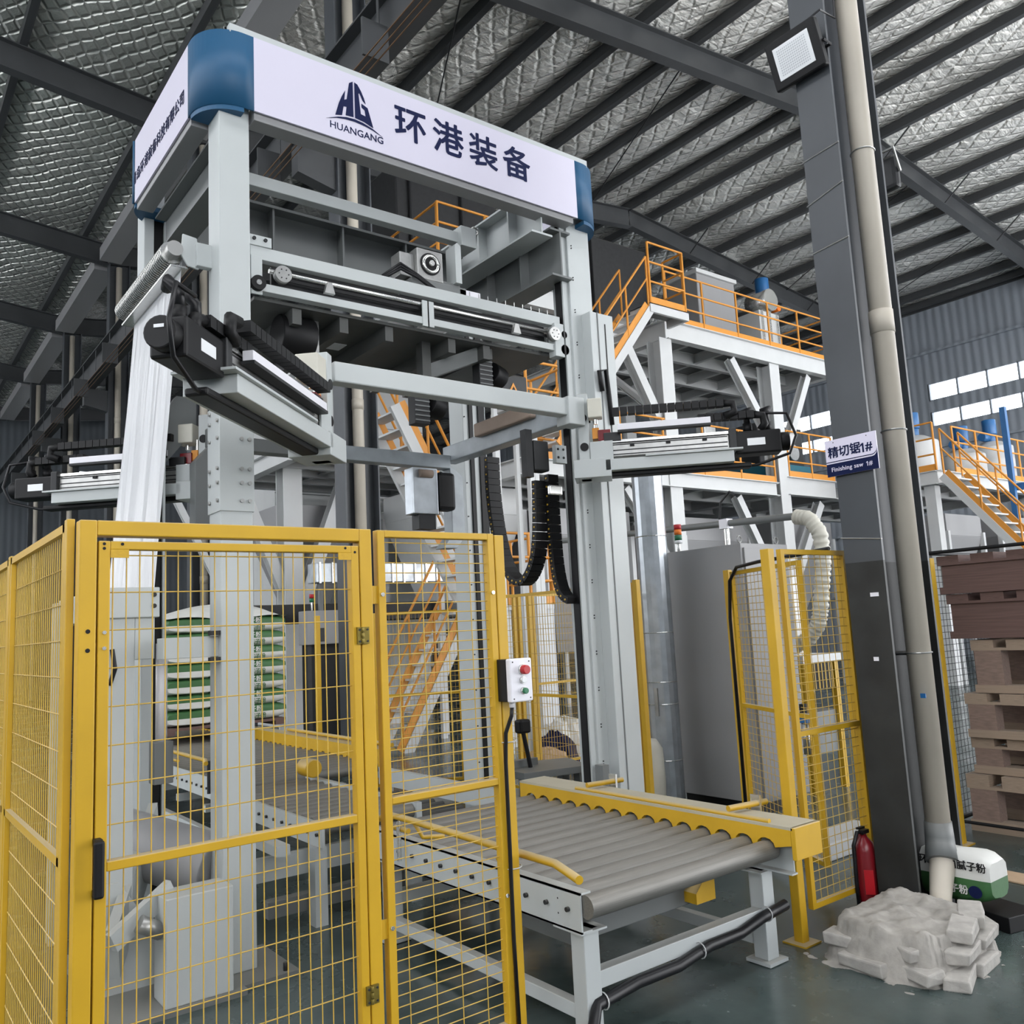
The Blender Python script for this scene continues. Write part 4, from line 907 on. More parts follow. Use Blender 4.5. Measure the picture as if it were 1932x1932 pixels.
def rough_brick(x, y, z, rz, s=(.24, .115, .055)):
    g = G(); c, sn = math.cos(rz), math.sin(rz); q = []
    for a in (-.5, .5):
        for b in (-.5, .5):
            for h in (0, 1):
                j = [random.uniform(-.008, .008) for _ in range(3)]; u = a*s[0]+j[0]; w = b*s[1]+j[1]
                q.append((x+u*c-w*sn, y+u*sn+w*c, z+h*s[2]+j[2]*.7))
    g.poly(q, [(0, 1, 3, 2), (4, 6, 7, 5), (0, 4, 5, 1), (2, 3, 7, 6), (0, 2, 6, 4), (1, 5, 7, 3)]); return g.obj('brick', 'brick', hp, .008)
for b in ((4.10, 2.14, .0, .3), (4.33, 2.165, .0, .1), (4.52, 2.24, .005, .5), (4.20, 2.17, .075, .25), (4.44, 2.20, .078, .2), (4.28, 2.20, .15, .3), (4.50, 2.26, .155, .45), (3.98, 2.28, .02, 1.3), (3.94, 2.50, .01, 1.5), (4.02, 2.36, .09, 1.2), (4.0, 2.62, .07, 1.7), (4.62, 2.30, .08, .9)): rough_brick(*b)
# extinguisher, bag, stands
EX = .11
ex = thing('fire_extinguisher', 'dark red fire extinguisher standing by the near column behind the mortar plinth', 'extinguisher', (4.62, 2.885, 0))
g = G(); pr = [(.0, .0), (.058, .0), (.062, .02), (.062, .30), (.052, .345), (.025, .375), (.018, .40), (0, .40)]; m_ = 20; vs = []; fs = []
for r_, z in pr:
    for k in range(m_): vs.append((4.62+r_*math.cos(2*PI*k/m_), 2.885+r_*math.sin(2*PI*k/m_), .06+z))
for i in range(len(pr)-1):
    for k in range(m_): fs.append((i*m_+k, i*m_+(k+1) % m_, (i+1)*m_+(k+1) % m_, (i+1)*m_+k))
g.poly(vs, fs).obj('body', 'extred', ex, smooth=True)
G().cyl((4.62, 2.885, .0), (4.62, 2.885, .06), .06, 20).obj('foot_ring', 'black', ex); G().box(4.59, 4.65, 2.86, 2.89, .455, .475).box(4.56, 4.62, 2.865, 2.885, .485, .495).obj('valve_lever', 'black', ex)
G().tube([(4.60, 2.87, .46), (4.56, 2.88, .47), (4.53, 2.89, .40), (4.54, 2.90, .18), (4.545, 2.90, .02)], .011, 8).obj('hose', 'rubber', ex, smooth=True)
G().prism([(0, 0), (.05, 0), (.05, .13), (0, .13)], (4.557, 2.86, .14), (.62, -.78, 0), (0, 0, 1), .002).obj('label_patch', 'red', ex)
sd = thing('block_stand', 'black angled plate stand under the green and white bag, nearer of two', 'stand', (4.72, 2.45, 0))
G().prism([(0, 0), (.36, 0), (.36, .112), (.05, .112), (0, .07)], (4.72, 2.30, 0), (.12, 1, 0), (0, 0, 1), .014).obj('plate', 'black', sd, .004)
G().box(4.80, 5.02, 2.60, 2.615, 0, .11).obj('back_plate', 'black', sd)
sd = thing('block_stand', 'black plate stand at the right end of the green and white bag', 'stand', (4.95, 2.3, 0))
G().prism([(0, 0), (.30, 0), (.28, .06), (.28, .08), (.0, .08)], (4.86, 2.245, 0), (.25, 1, 0), (0, 0, 1), .25).obj('plate', 'black', sd, .004)
def bag(x, y, z, L, Wd, H, ang, label, par_group=None, flip=False, name='filled_bag', pw=5.):
    """pillow-shaped filled bag; green strip across the lower part of its side"""
    t = thing(name, label, 'bag', (x, y, z), par_group)
    c, s = math.cos(ang), math.sin(ang); nu, nv = 14, 20
    def ring(u):
        e = 1-abs(2*u-1)**7; r_ = []
        for k in range(nv):
            a = 2*PI*k/nv; ca, sa = math.cos(a), math.sin(a); q = (abs(ca)**pw+abs(sa)**pw)**(-1/pw)
            w = Wd/2*ca*q*(.9+.1*e); h = H/2+H/2*sa*q*(.70+.30*e)*(1+.05*math.sin(u*11+k))
            l = (u-.5)*L; r_.append((x+l*c-w*s, y+l*s+w*c, z+h))
        return r_
    R_ = [ring(i/nu) for i in range(nu+1)]
    def part(nm, m, ks):
        vs = []; fs = []; n_ = len(ks)
        for r_ in R_: vs += [r_[k % nv] for k in ks]
        for i in range(nu):
            for j in range(n_-1): fs.append((i*n_+j, i*n_+j+1, (i+1)*n_+j+1, (i+1)*n_+j))
        return G().poly(vs, fs+([tuple(range(n_)), tuple(range(nu*n_, (nu+1)*n_))])).obj(nm, m, t, smooth=True)
    part('white_face', 'bagwhite', list(range(0, 11)) if not flip else list(range(10, 21))); part('green_face', 'baggreen', list(range(10, 21)) if not flip else list(range(0, 11)))
    return t
bg = bag(4.95, 2.60, .115, .58, .22, .26, PI/2, 'green and white printed cement bag lying behind the rain pipe')
# flat print on the bag's camera side
text('lettering', bg, 'black', '环保室内腻子粉', .052, (4.832, 2.50, .312), (0, -1, 0), (0, 0, 1), .001)
text('lettering', bg, 'bagwhite', '腻子粉', .05, (4.832, 2.50, .185), (0, -1, 0), (0, 0, 1), .001)
G().prism([(.035*math.cos(a), .032*math.sin(a)) for a in [2*PI*k/20 for k in range(20)]], (4.834, 2.39, .185), (0, -1, 0), (0, 0, 1), -.003).obj('round_mark', 'navy', bg)
# cardboard sheet and slab on the floor
c = G().prism([(5.98, 3.44), (5.80, 3.23), (5.72, 2.2), (5.95, 2.2)], (0, 0, .002), (1, 0, 0), (0, 1, 0), .008).obj('cardboard_sheet', 'card'); tag(c, 'flat brown cardboard strip on the floor beside the pallet stack', 'cardboard')
c = G().box(5.45, 6.2, 3.66, 3.95, 0, .12).obj('low_plinth', 'white', None, .01); tag(c, 'low white box on the floor behind the right mesh panel', 'box')

# ------------------------------------------------------------------ right-hand fence
def fpost(x, y, z, label, w=.05):
    t = thing('fence_post', label, 'fence post', (x, y, 0)); G().box(x-w/2, x+w/2, y-w/2, y+w/2, .0, z).obj('post', 'yellow', t, .004)
    G().box(x-.07, x+.07, y-.07, y+.07, 0, .008).obj('foot_plate', 'yellow', t); return t
def fpanel(p, q, z0, z1, label, mids=(1.05,), du=.06, dz=.05, each=False):
    p = V((p[0], p[1], 0)); q = V((q[0], q[1], 0)); d = (q-p).normalized(); L = (q-p).length; n = V((-d.y, d.x, 0))
    t = thing('mesh_panel', label, 'fence panel', (p.x, p.y, z0)); U = V((0, 0, 1))
    for u in (.016, L-.016): bar('stile', t, 'yellow', p+d*u+U*z0, p+d*u+U*z1, .032, .03, n)
    for z, nm in ((z0+.014, 'bottom_rail'), (z1-.014, 'top_rail'), *[(m_, 'middle_rail') for m_ in mids]): bar(nm, t, 'yellow', p+d*.03+U*z, p+d*(L-.03)+U*z, .03, .028)
    wires(t, 'wire', 0, L, z0, z1, du, dz, lambda u, z, e: tuple(p+d*u+n*(.012-e*2)+U*z), each=each); return t
fpost(4.035, 2.93, 2.07, 'yellow fence post at the right end of the front conveyor', .055)
fpanel((4.14, 2.93), (4.79, 2.93), .14, 2.07, 'yellow mesh panel between the conveyor post and the near dark column')
fpost(4.845, 2.99, 2.07, 'yellow fence post tucked behind the near dark column', .055)
fpost(5.4, 4.3, 2.07, 'yellow fence post in front of the big grey cabinet')
fpanel((5.37, 4.24), (4.88, 3.30), .14, 2.05, 'yellow mesh panel angled in front of the grey cabinet door')
h = G().tube([(5.35, 4.27, .02), (5.35, 4.27, 1.7), (5.33, 4.23, 1.98), (5.26, 4.10, 2.075), (5.1, 3.78, 2.085), (4.90, 3.34, 2.085), (4.85, 3.06, 2.10)], .013, 8).obj('black_hose', 'rubber', smooth=True)
tag(h, 'black hose climbing the yellow post in front of the grey cabinet', 'hose')
lk = thing('air_filter_unit', 'small hanging air filter on the mesh panel before the cabinet', 'filter', (4.98, 3.45, 1.0))
G().cyl((4.98, 3.44, .80), (4.98, 3.44, 1.0), .025, 14).obj('bowl', 'steel', lk, smooth=True); G().box(4.95, 5.01, 3.41, 3.47, 1.0, 1.06).obj('head', 'bluepaint', lk, .004); G().box(4.96, 5.0, 3.42, 3.46, 1.06, 1.12).obj('knob', 'black', lk)
fpost(5.4, 5.29, 2.07, 'yellow fence post beside the galvanised duct')
fpanel((5.4, 5.34), (5.4, 7.9), .12, 2.05, 'mesh panel behind the right machine column, left of the duct', du=.0413, dz=.12)
fpost(5.4, 7.95, 2.1, 'rear corner yellow fence post behind the conveyor'); fpanel((5.45, 8.0), (6.15, 8.0), .12, 2.1, 'rear mesh panel left of the two thin yellow posts', du=.0413, dz=.12)
fpost(6.2, 8.0, 2.1, 'left one of the two thin yellow posts in the rear fence'); fpost(6.36, 8.0, 2.1, 'right one of the two thin yellow posts in the rear fence')
fpanel((6.40, 8.0), (7.9, 8.0), .12, 2.1, 'rear mesh panel right of the two thin yellow posts', du=.0413, dz=.12)
fpost(4.02, 8.75, 1.95, 'yellow fence post behind the rear conveyor rail'); fpost(4.6, 8.5, 1.95, 'yellow fence post left of the orange stair')
fpanel((4.62, 8.5), (5.36, 8.0), .12, 1.95, 'rear mesh panel in front of the orange stair', du=.0413, dz=.12)
fpost(6.45, 3.25, 2.07, 'yellow fence post left of the pallet stack', .06)

# cabinet, signal light, duct, pipes
cb_ = thing('control_cabinet', 'tall plain grey control cabinet on a black plinth behind the right fence', 'cabinet', (6.65, 5.3, 0))
G().box(6.30, 7.0, 4.85, 5.76, .10, 2.36).obj('body', 'cab', cb_, .006); G().box(6.33, 6.97, 4.88, 5.73, 0, .10).obj('plinth', 'black', cb_)
dr = G().box(6.33, 6.97, 4.832, 4.849, .14, 2.32).obj('door', 'cab', cb_, .004)
for k in range(9): box('vent_slot', dr, 'dark', 6.55, 6.72, 4.829, 4.833, 1.92+k*.025, 1.93+k*.025)
for x, y in ((6.36, 4.9), (6.9, 4.9)): G().tube(arc((x, y, 2.40), .03, 0, 2*PI, 14, (1, 0, 0), (0, 0, 1)), .007, 6).obj('lifting_eye', 'steel', cb_)
sl = thing('signal_light', 'red amber green signal light standing on the grey cabinet', 'signal light', (6.36, 5.62, 2.36))
rod('pole', sl, 'bright', (6.36, 5.62, 2.36), (6.36, 5.62, 2.44), .016, 10)
for z, m_ in ((2.44, 'lens'), (2.47, 'green'), (2.525, 'amber'), (2.575, 'red')): G().cyl((6.36, 5.62, z), (6.36, 5.62, z+(.03 if m_ == 'lens' else .05)), .036, 16).obj('lamp_segment', m_, sl, smooth=True)
du_ = thing('ventilation_duct', 'shiny galvanised round duct standing left of the grey cabinet', 'duct', (6.02, 5.66, 0))
G().cyl((6.02, 5.66, 0), (6.02, 5.66, 3.12), .145, 18).obj('duct', 'galv', du_)
for z in (.45, .95, 1.15, 1.6, 2.5): G().tube(arc((6.02, 5.66, z), .147, 0, 2*PI, 18, (1, 0, 0), (0, 1, 0)), .004, 5).obj('band', 'bright', du_)
G().tube([(6.02, 5.66, 3.0), (6.02, 5.66, 3.15), (6.08, 5.72, 3.28), (6.22, 5.86, 3.34), (7.5, 7.1, 3.34)], .145, 18).obj('elbow', 'galv', du_, smooth=True)
G().box(5.87, 5.885, 5.58, 5.62, .85, 1.1).obj('clip_plate', 'steel', du_)
hp_ = thing('air_pipe', 'grey horizontal air pipe running behind the cabinet to the ribbed hose', 'pipe', (7.2, 6.5, 2.7))
rod('pipe', hp_, 'dgrey', (7.2, 8.9, 2.81), (7.2, 4.88, 2.64), .035, 12)
rod('support', hp_, 'bright', (7.2, 5.70, .0), (7.2, 5.70, 2.62), .03, 12); G().box(7.15, 7.25, 5.65, 5.75, 2.62, 2.72).obj('clamp', 'boxwhite', hp_)
G().tube([(7.2, 5.78, 2.7), (7.2, 5.75, 2.9), (7.2, 5.62, 3.0), (7.2, 5.55, 2.95)], .012, 6).obj('hose', 'rubber', hp_)
rh = thing('ribbed_hose', 'thick pale ribbed dust hose bending down behind the right mesh panel', 'hose', (7.2, 4.6, 2.0))
hpth = [(7.2, 4.87, 2.635), (7.2, 4.72, 2.60), (7.2, 4.62, 2.45), (7.2, 4.61, 2.2), (7.2, 4.65, 1.98), (7.2, 4.69, 1.75), (7.2, 4.73, 1.60), (7.2, 4.86, 1.46), (7.2, 5.07, 1.38)]
fine = []
for i in range(len(hpth)-1):
    for k in range(12): fine.append(V(hpth[i]).lerp(V(hpth[i+1]), k/12))
G().tube(fine, [.075 if i % 3 else .062 for i in range(len(fine))], 14).obj('hose', 'cream', rh, smooth=True)
# machine seen through the right mesh panel
mb = thing('bagging_machine', 'white machine with a black grille seen through the right mesh panel', 'machine', (7.6, 5.1, 0))
G().box(7.3, 7.95, 5.0, 5.7, 1.23, 1.30).obj('top', 'white', mb); G().box(7.42, 7.75, 4.99, 5.6, .98, 1.23).obj('grille', 'black', mb)
for k in range(6): box('grille_bar', mb, 'yellow', 7.44+k*.06, 7.45+k*.06, 4.98, 4.985, .98, 1.23)
for x in (7.34, 7.85): G().box(x, x+.06, 5.02, 5.08, 0, 1.23).obj('leg', 'yellow', mb); G().box(x, x+.06, 5.6, 5.66, 0, 1.23).obj('leg', 'white', mb)
G().box(7.4, 7.9, 5.05, 5.6, .35, .75).obj('hopper', 'dgrey', mb); G().cyl((7.6, 5.3, 1.30), (7.6, 5.3, 1.9), .10, 16, .05).obj('spout', 'white', mb); G().box(7.5, 7.95, 5.4, 5.6, 1.3, 2.1).obj('back_box', 'white', mb)

# pallet stack
def pallet(z, H, bd, red, label, x0=6.90, y1=3.35, W_=1.15, L_=1.25, solid=False):
    t = thing('pallet', label, 'pallet', (x0+W_/2, y1-L_/2, z), None); m_ = 'wood' if red else 'woodlight'
    for k in range(5):
        yy = y1-L_+k*(L_-.2)/4
        box('deck_board', t, m_, x0, x0+W_, yy+.03, yy+.2, z+H-bd, z+H)
    for x in (x0, x0+W_/2-.05, x0+W_-.1): box('stringer', t, m_, x, x+.1, y1-L_, y1, z+H-bd-.02, z+H-bd)
    if solid:
        for x in (x0+.02, x0+W_-.05): box('side_board', t, m_, x, x+.03, y1-L_+.02, y1-.02, z+bd, z+H-bd-.02)
        box('end_board', t, m_, x0+.03, x0+W_-.05, y1-.05, y1-.02, z+bd, z+H-bd-.02)
    else:
        for x in (x0, x0+W_/2-.06, x0+W_-.12):
            for y in (y1-.22, y1-L_/2-.09, y1-L_): box('block', t, 'woodmid', x, x+.12, y, y+.2, z+bd, z+H-bd-.02)
    for x in (x0, x0+W_/2-.05, x0+W_-.1): box('bottom_board', t, 'woodlight' if not red else 'wood', x, x+.12, y1-L_, y1, z, z+bd)
PL = [(.0, .42, .085, False, 'bottom pallet of the stack at the right edge, standing on the floor', 0, 3.38), (.425, .27, .06, False, 'second pallet from the bottom of the right-hand stack', .05, 3.33),
      (.70, .33, .06, False, 'third pallet of the right-hand stack with pale bottom boards', 0, 3.32), (1.035, .40, .06, False, 'fourth pallet of the right-hand stack with a grey dusty deck', .03, 3.24)]
for z, H, bd, red, lb, dx, y1 in PL: pallet(z, H, bd, red, lb, 6.9+dx, y1)
pallet(1.45, .345, .055, True, 'dark red boarded pallet second from the top of the right-hand stack', 6.9, 3.37, solid=True)
pallet(1.80, .30, .055, True, 'dark red boarded pallet on top of the right-hand stack', 6.88, 3.40, solid=True)
cg = thing('wire_cage', 'black wire mesh cage frame around the pallet stack', 'cage', (6.8, 3.4, 0))
g = G()
for k in range(40): g.cyl((6.82, 3.45, .1+k*.05), (8.2, 3.45, .1+k*.05), .002, 4)
for k in range(25): g.cyl((6.82+k*.055, 3.452, .1), (6.82+k*.055, 3.452, 2.1), .002, 4)
g.obj('wire_mesh', 'black', cg, kind='stuff')
rod('frame_bar', cg, 'black', (6.80, 3.45, .06), (6.80, 3.45, 2.14), .014, 8); rod('frame_bar', cg, 'black', (6.80, 3.45, .08), (6.78, 1.9, .08), .012, 8); rod('frame_bar', cg, 'black', (6.8, 3.45, 2.13), (6.78, 1.9, 2.13), .014, 8)
rod('frame_bar', cg, 'black', (6.8, 3.45, 2.13), (8.2, 3.45, 2.13), .014, 8); rod('frame_bar', cg, 'black', (6.8, 3.45, .08), (8.2, 3.45, .08), .014, 8); rod('frame_bar', cg, 'black', (8.2, 3.45, .0), (8.2, 3.45, 2.14), .014, 8); rod('frame_bar', cg, 'black', (6.8, 3.45, .0), (6.8, 3.45, .08), .014, 8); rod('frame_bar', cg, 'black', (6.78, 1.9, .0), (6.78, 1.9, 2.14), .014, 8)

# ------------------------------------------------------------------ mezzanines behind
def railing(p, q, z, label, n=None, hts=(1.08, .72, .36), toe=.14, m='orange', name='guard_rail', group=None):
    p = V((p[0], p[1], z)); q = V((q[0], q[1], z)); L = (q-p).length; n = n or max(1, round(L/1.15)); U = V((0, 0, 1))
    t = thing(name, label, 'railing', p, group)
    for i in range(n+1):
        c = p.lerp(q, i/n); rod('post', t, m, c, c+U*hts[0], .024, 8)
    for k, h_ in enumerate(hts): rod(('top_rail', 'middle_rail', 'lower_rail')[k], t, m, p+U*h_, q+U*h_, .021, 8)
    if toe: bar('toe_board', t, m, p+U*toe/2, q+U*toe/2, .012, toe)
    return t
def stair(p, q, w, wd, label, rails=(0, 1), m='orange', tread='white', nt=None):
    """flight from foot p to head q (3-D, along its near stringer); wd: unit vector across"""
    p = V(p); q = V(q); wd = V(wd); U = V((0, 0, 1)); L = (q-p).length; nt = nt or max(3, round((q.z-p.z)/.22))
    t = thing('steel_stair', label, 'stair', (p.x, p.y, p.z))
    d = (q-p).normalized(); up = (U-d*d.z).normalized()
    for s in (0, 1):
        o = wd*w*s
        bar('stringer', t, tread, p+o-up*.06, q+o-up*.06, .06, .16, up); bar('orange_stringer_plate', t, m, p+o+up*.06, q+o+up*.06, .02, .15, up)
        if s in rails:
            r_ = rod('handrail', t, m, p+o+U*1.02, q+o+U*1.02, .022, 8); rod('middle_rail', t, m, p+o+U*.58, q+o+U*.58, .018, 8)
            k = max(2, round(L/1.1))
            for i in range(k+1):
                c = p.lerp(q, i/k)+o; rod('rail_post', t, m, c, c+U*1.02, .02, 8)
    hx = V((d.x, d.y, 0)).normalized()
    for i in range(nt):
        c = p.lerp(q, (i+.5)/nt); a = c+wd*.03; b = c+wd*(w-.03); bar('tread', t, tread, a, b, .24, .03, U)
    return t
def hcol(x, y, z0, z1, label, b=.36, nm='mezzanine_column', par=None):
    if par is None:
        par = thing(nm, label, 'column', (x, y, z0))
    g = G(); f = .025
    g.box(x-b/2, x+b/2, y-b/2, y-b/2+f, z0, z1).box(x-b/2, x+b/2, y+b/2-f, y+b/2, z0, z1).box(x-.01, x+.01, y-b/2+f, y+b/2-f, z0, z1).obj('shaft', 'white', par)
    G().box(x-b*.7, x+b*.7, y-b*.7, y+b*.7, z0, z0+.03).obj('base_plate', 'white', par)
    return par
def brace(par, p, q, w=.14):
    g = G(); g.hbeam(p, q, w, w, .015, (0, 1, 0)); return g.obj('knee_brace', 'white', par)
def deck(name, label, x0, x1, y0, y1, z, h=.40, n=None):
    t = thing(name, label, 'platform', ((x0+x1)/2, (y0+y1)/2, z-h))
    G().box(x0, x1, y0, y1, z-.012, z).obj('deck_plate', 'dgrey', t)
    for y in (y0, y1):
        g = G(); g.hbeam((x0, y, z-h/2-.012), (x1, y, z-h/2-.012), .18, h, .016); g.obj('edge_beam', 'white', t)
    for x in (x0, x1):
        g = G(); g.hbeam((x, y0, z-h/2-.012), (x, y1, z-h/2-.012), .18, h, .016); g.obj('end_beam', 'white', t)
    n = n or round((x1-x0)/1.1)
    for i in range(1, n):
        x = x0+(x1-x0)*i/n; g = G(); g.hbeam((x, y0, z-.13), (x, y1, z-.13), .10, .22, .012); g.obj('joist', 'white', t)
    for i in range(1, 4):
        y = y0+(y1-y0)*i/4; g = G(); g.hbeam((x0, y, z-.16), (x1, y, z-.16), .12, .28, .012); g.obj('joist', 'white', t)
    return t
YM = 11.5
deck('upper_mezzanine', 'white upper mezzanine floor with beams below, right of the machine', 13.1, 19.0, YM, 16.5, 7.86)
deck('upper_mezzanine', 'white upper mezzanine floor behind the gantry, left of the stair landing', 7.6, 10.6, YM, 16.5, 7.86)
deck('lower_mezzanine', 'white lower mezzanine floor under the upper one, behind the right arm', 9.2, 16.4, YM, 16.5, 4.66, .30)
deck('lower_mezzanine', 'white lower mezzanine floor beside the near dark column', 16.8, 18.75, YM, 16.5, 4.83, .42)
cA = hcol(13.05, YM+.15, 0, 7.45, 'tall white mezzanine column right of the stair landing')
cB = hcol(16.7, YM+.15, 0, 7.45, 'tall white mezzanine column left of the near dark column')
brace(cA, (11.9, YM+.15, 7.4), (12.95, YM+.15, 5.55), .2); brace(cA, (13.1, YM+.3, 5.9), (13.1, YM+2, 7.4)); brace(cA, (11.8, YM+.2, 4.3), (12.9, YM+.2, 2.9), .16)
brace(cB, (15.3, YM+.15, 7.4), (16.6, YM+.15, 5.6), .18); brace(cB, (18.2, YM+.15, 7.4), (16.8, YM+.15, 5.0), .18); brace(cB, (15.2, YM+.2, 4.3), (16.6, YM+.2, 2.0), .18); brace(cB, (18.3, YM+.2, 4.3), (16.85, YM+.2, 2.2), .2)
for x, y, l in ((13.05, 16.3, 'rear white mezzanine column behind the stair landing column'), (16.7, 16.3, 'rear white mezzanine column behind the lower right floor')):
    hcol(x, y, 0, 7.45, l)
cC = hcol(6.0, 14.1, 0, 7.45, 'tall white column left of the machine, seen above the bag pallet', .34)
brace(cC, (4.9, 14.1, 4.9), (5.85, 14.1, 2.6), .18); brace(cC, (7.2, 14.1, 4.9), (6.15, 14.1, 2.2), .22); brace(cC, (3.9, 14.1, 4.4), (4.9, 14.1, 2.4), .1)
deck('lower_mezzanine', 'grey platform floor above the hopper behind the rear conveyor', 5.7, 9.1, 13.2, 16.0, 4.95, .3)
railing((13.2, YM), (19.0, YM), 7.86, 'long orange railing along the front edge of the upper mezzanine', 5)
railing((19.0, YM+.05), (19.0, 16.4), 7.86, 'orange railing at the right end of the upper mezzanine', 4)
railing((7.6, YM), (10.6, YM), 7.86, 'orange railing of the upper mezzanine seen through the gantry top', 3); railing((7.62, YM+.05), (7.62, 14.5), 7.86, 'orange end railing of the upper mezzanine seen through the gantry top', 2)
railing((10.65, YM+.05), (10.65, 14.0), 7.86, 'short orange railing beside the stairwell opening', 2)
railing((9.2, YM), (16.4, YM), 4.66, 'orange railing along the lower mezzanine behind the right gripper arm', 6)
railing((16.95, YM), (18.75, YM), 4.83, 'orange railing with teal machine behind it, left of the near dark column', 2)
ld = thing('stair_landing', 'white stair landing sticking out from the upper mezzanine', 'platform', (12.5, 10.9, 7.8))
G().box(12.0, 13.1, 10.85, YM-.1, 7.78, 7.80).obj('deck_plate', 'dgrey', ld); G().box(12.0, 13.1, 10.85, 10.91, 7.62, 7.80).box(13.04, 13.1, 10.91, YM-.1, 7.62, 7.8).box(12.0, 12.06, 10.91, YM-.1, 7.62, 7.8).obj('edge_beam', 'white', ld)
railing((12.05, 10.88), (13.05, 10.88), 7.80, 'orange railing around the front of the stair landing', 1, (1.25, .85, .45)); railing((13.07, 10.92), (13.07, YM-.08), 7.80, 'orange railing at the right side of the stair landing', 1, (1.25, .85, .45))
stair((9.55, 10.9, 4.75), (12.0, 10.9, 7.72), .72, (0, 1, 0), 'orange railed stair climbing to the landing of the upper mezzanine')
# stairs behind the machine
stair((6.45, 11.2, 0), (7.65, 11.2, 2.0), .75, (0, 1, 0), 'lowest orange stair flight behind the machine, rising from the floor')
stair((7.40, 10.2, 2.2), (5.95, 10.2, 4.9), .75, (0, 1, 0), 'orange stair flight behind the machine, descending to the right')
G().box(7.70, 8.6, 10.2, 12.2, 1.98, 2.05).obj('stair_platform', 'white'); tag(bpy.data.objects['stair_platform'], 'small white platform joining the two orange stair flights', 'platform')
for x, y in ((7.72, 10.25), (8.5, 10.25), (8.5, 12.1), (7.72, 12.1)): G().box(x, x+.08, y, y+.08, 0, 1.98).obj('leg', 'white', bpy.data.objects['stair_platform'])
railing((7.72, 10.2), (8.6, 10.2), 2.05, 'orange railing on the small platform behind the chain', 2); 
railing((8.6, 10.25), (8.6, 12.2), 2.05, 'orange railing at the right of the small stair platform', 2)
cgx = thing('raised_cage', 'small raised platform with orange rails left of the right machine column', 'platform', (7.7, 9.2, 4.8))
G().box(7.30, 8.05, 9.0, 9.8, 4.80, 4.88).obj('deck_plate', 'white', cgx)
for x, y in ((7.32, 9.02), (8.03, 9.02), (7.32, 9.78), (8.03, 9.78)): rod('post', cgx, 'orange', (x, y, 4.88), (x, y, 5.40), .022, 8); G().box(x-.04, x+.04, y-.04, y+.04, 0, 4.8).obj('leg', 'white', cgx)
for z in (5.40, 5.0):
    for a, b in (((7.32, 9.02), (8.03, 9.02)), ((8.03, 9.02), (8.03, 9.78)), ((8.03, 9.78), (7.32, 9.78)), ((7.32, 9.78), (7.32, 9.02))): rod('rail', cgx, 'orange', (*a, z), (*b, z), .02, 8)
t = thing('drive_box', 'dark drive box with an orange warning triangle left of the raised cage', 'machine', (7.0, 9.0, 4.7)); G().box(6.75, 7.25, 8.9, 9.4, 4.75, 5.12).obj('body', 'dark', t, .03)
for x in (6.8, 7.15): G().box(x, x+.06, 9.1, 9.16, 0, 4.75).obj('leg', 'white', t)
G().prism([(0, 0), (.16, 0), (.08, .14)], (6.92, 8.895, 4.86), (1, 0, 0), (0, 0, 1), .004).obj('warning_triangle', 'orange', t); G().prism([(0, 0), (.07, 0), (.035, .06)], (6.965, 8.889, 4.885), (1, 0, 0), (0, 0, 1), .004).obj('warning_triangle', 'black', t)
# machines and boxes on the floors
def simple(name, label, cat, parts, loc):
    t = thing(name, label, cat, loc)
    for nm, m, b, bev in parts: G().box(*b).obj(nm, m, t, bev)
    return t
t = simple('filter_unit', 'pale box-shaped filter unit on the upper mezzanine behind the orange rail', 'machine', [('body', 'cab', (15.6, 17.0, 12.6, 13.6, 7.86, 9.85), .02), ('door', 'cab', (15.75, 16.4, 12.57, 12.6, 8.1, 9.6), .01), ('cap', 'white', (15.55, 17.05, 12.55, 13.65, 9.85, 9.95), .01), ('side_box', 'white', (15.2, 15.6, 12.6, 13.2, 7.86, 8.4), .01)], (16.3, 13.1, 7.86))
t = thing('fan_unit', 'blue motor and fan on a bright frame at the right of the upper mezzanine', 'machine', (17.9, 12.6, 7.86))
G().box(17.5, 18.3, 12.3, 13.0, 7.86, 9.2).obj('frame', 'white', t, .01); G().cyl((17.9, 12.2, 9.5), (17.9, 12.8, 9.5), .28, 20).obj('fan_case', 'bright', t, smooth=True); G().cyl((18.0, 12.5, 9.65), (18.0, 12.5, 10.15), .17, 18).obj('motor', 'bluepaint', t, .01, True); rod('shaft', t, 'amber', (18.35, 12.3, 9.4), (18.35, 12.5, 9.4), .08, 12)
for x in (17.6, 17.9, 18.2): G().box(x-.03, x+.03, 12.27, 12.3, 7.9, 9.2).obj('panel_rib', 'bright', t)
t = simple('control_box', 'low pale box on the upper mezzanine by its right end', 'box', [('body', 'white', (18.42, 18.9, 12.2, 12.8, 7.86, 8.3), .01), ('lid', 'cab', (18.40, 18.92, 12.18, 12.82, 8.3, 8.34), .005)], (18.6, 12.5, 7.86))
t = thing('mixer_machine', 'long dark machine with a teal base on the lower mezzanine beside the near column', 'machine', (18.4, 12.6, 4.83))
G().box(16.95, 18.85, 12.1, 13.4, 4.83, 5.3).obj('base', 'teal', t, .02); G().box(17.0, 18.8, 12.3, 13.2, 5.3, 6.3).obj('body', 'dark', t, .03)
for x in (17.4, 18.3): G().cyl((x, 12.3, 5.65), (x, 12.22, 5.65), .2, 20).obj('bearing_cap', 'steel', t, smooth=True)
t = thing('drum_machine', 'dark round machine on the lower mezzanine behind the arm', 'machine', (14.6, 12.7, 4.66))
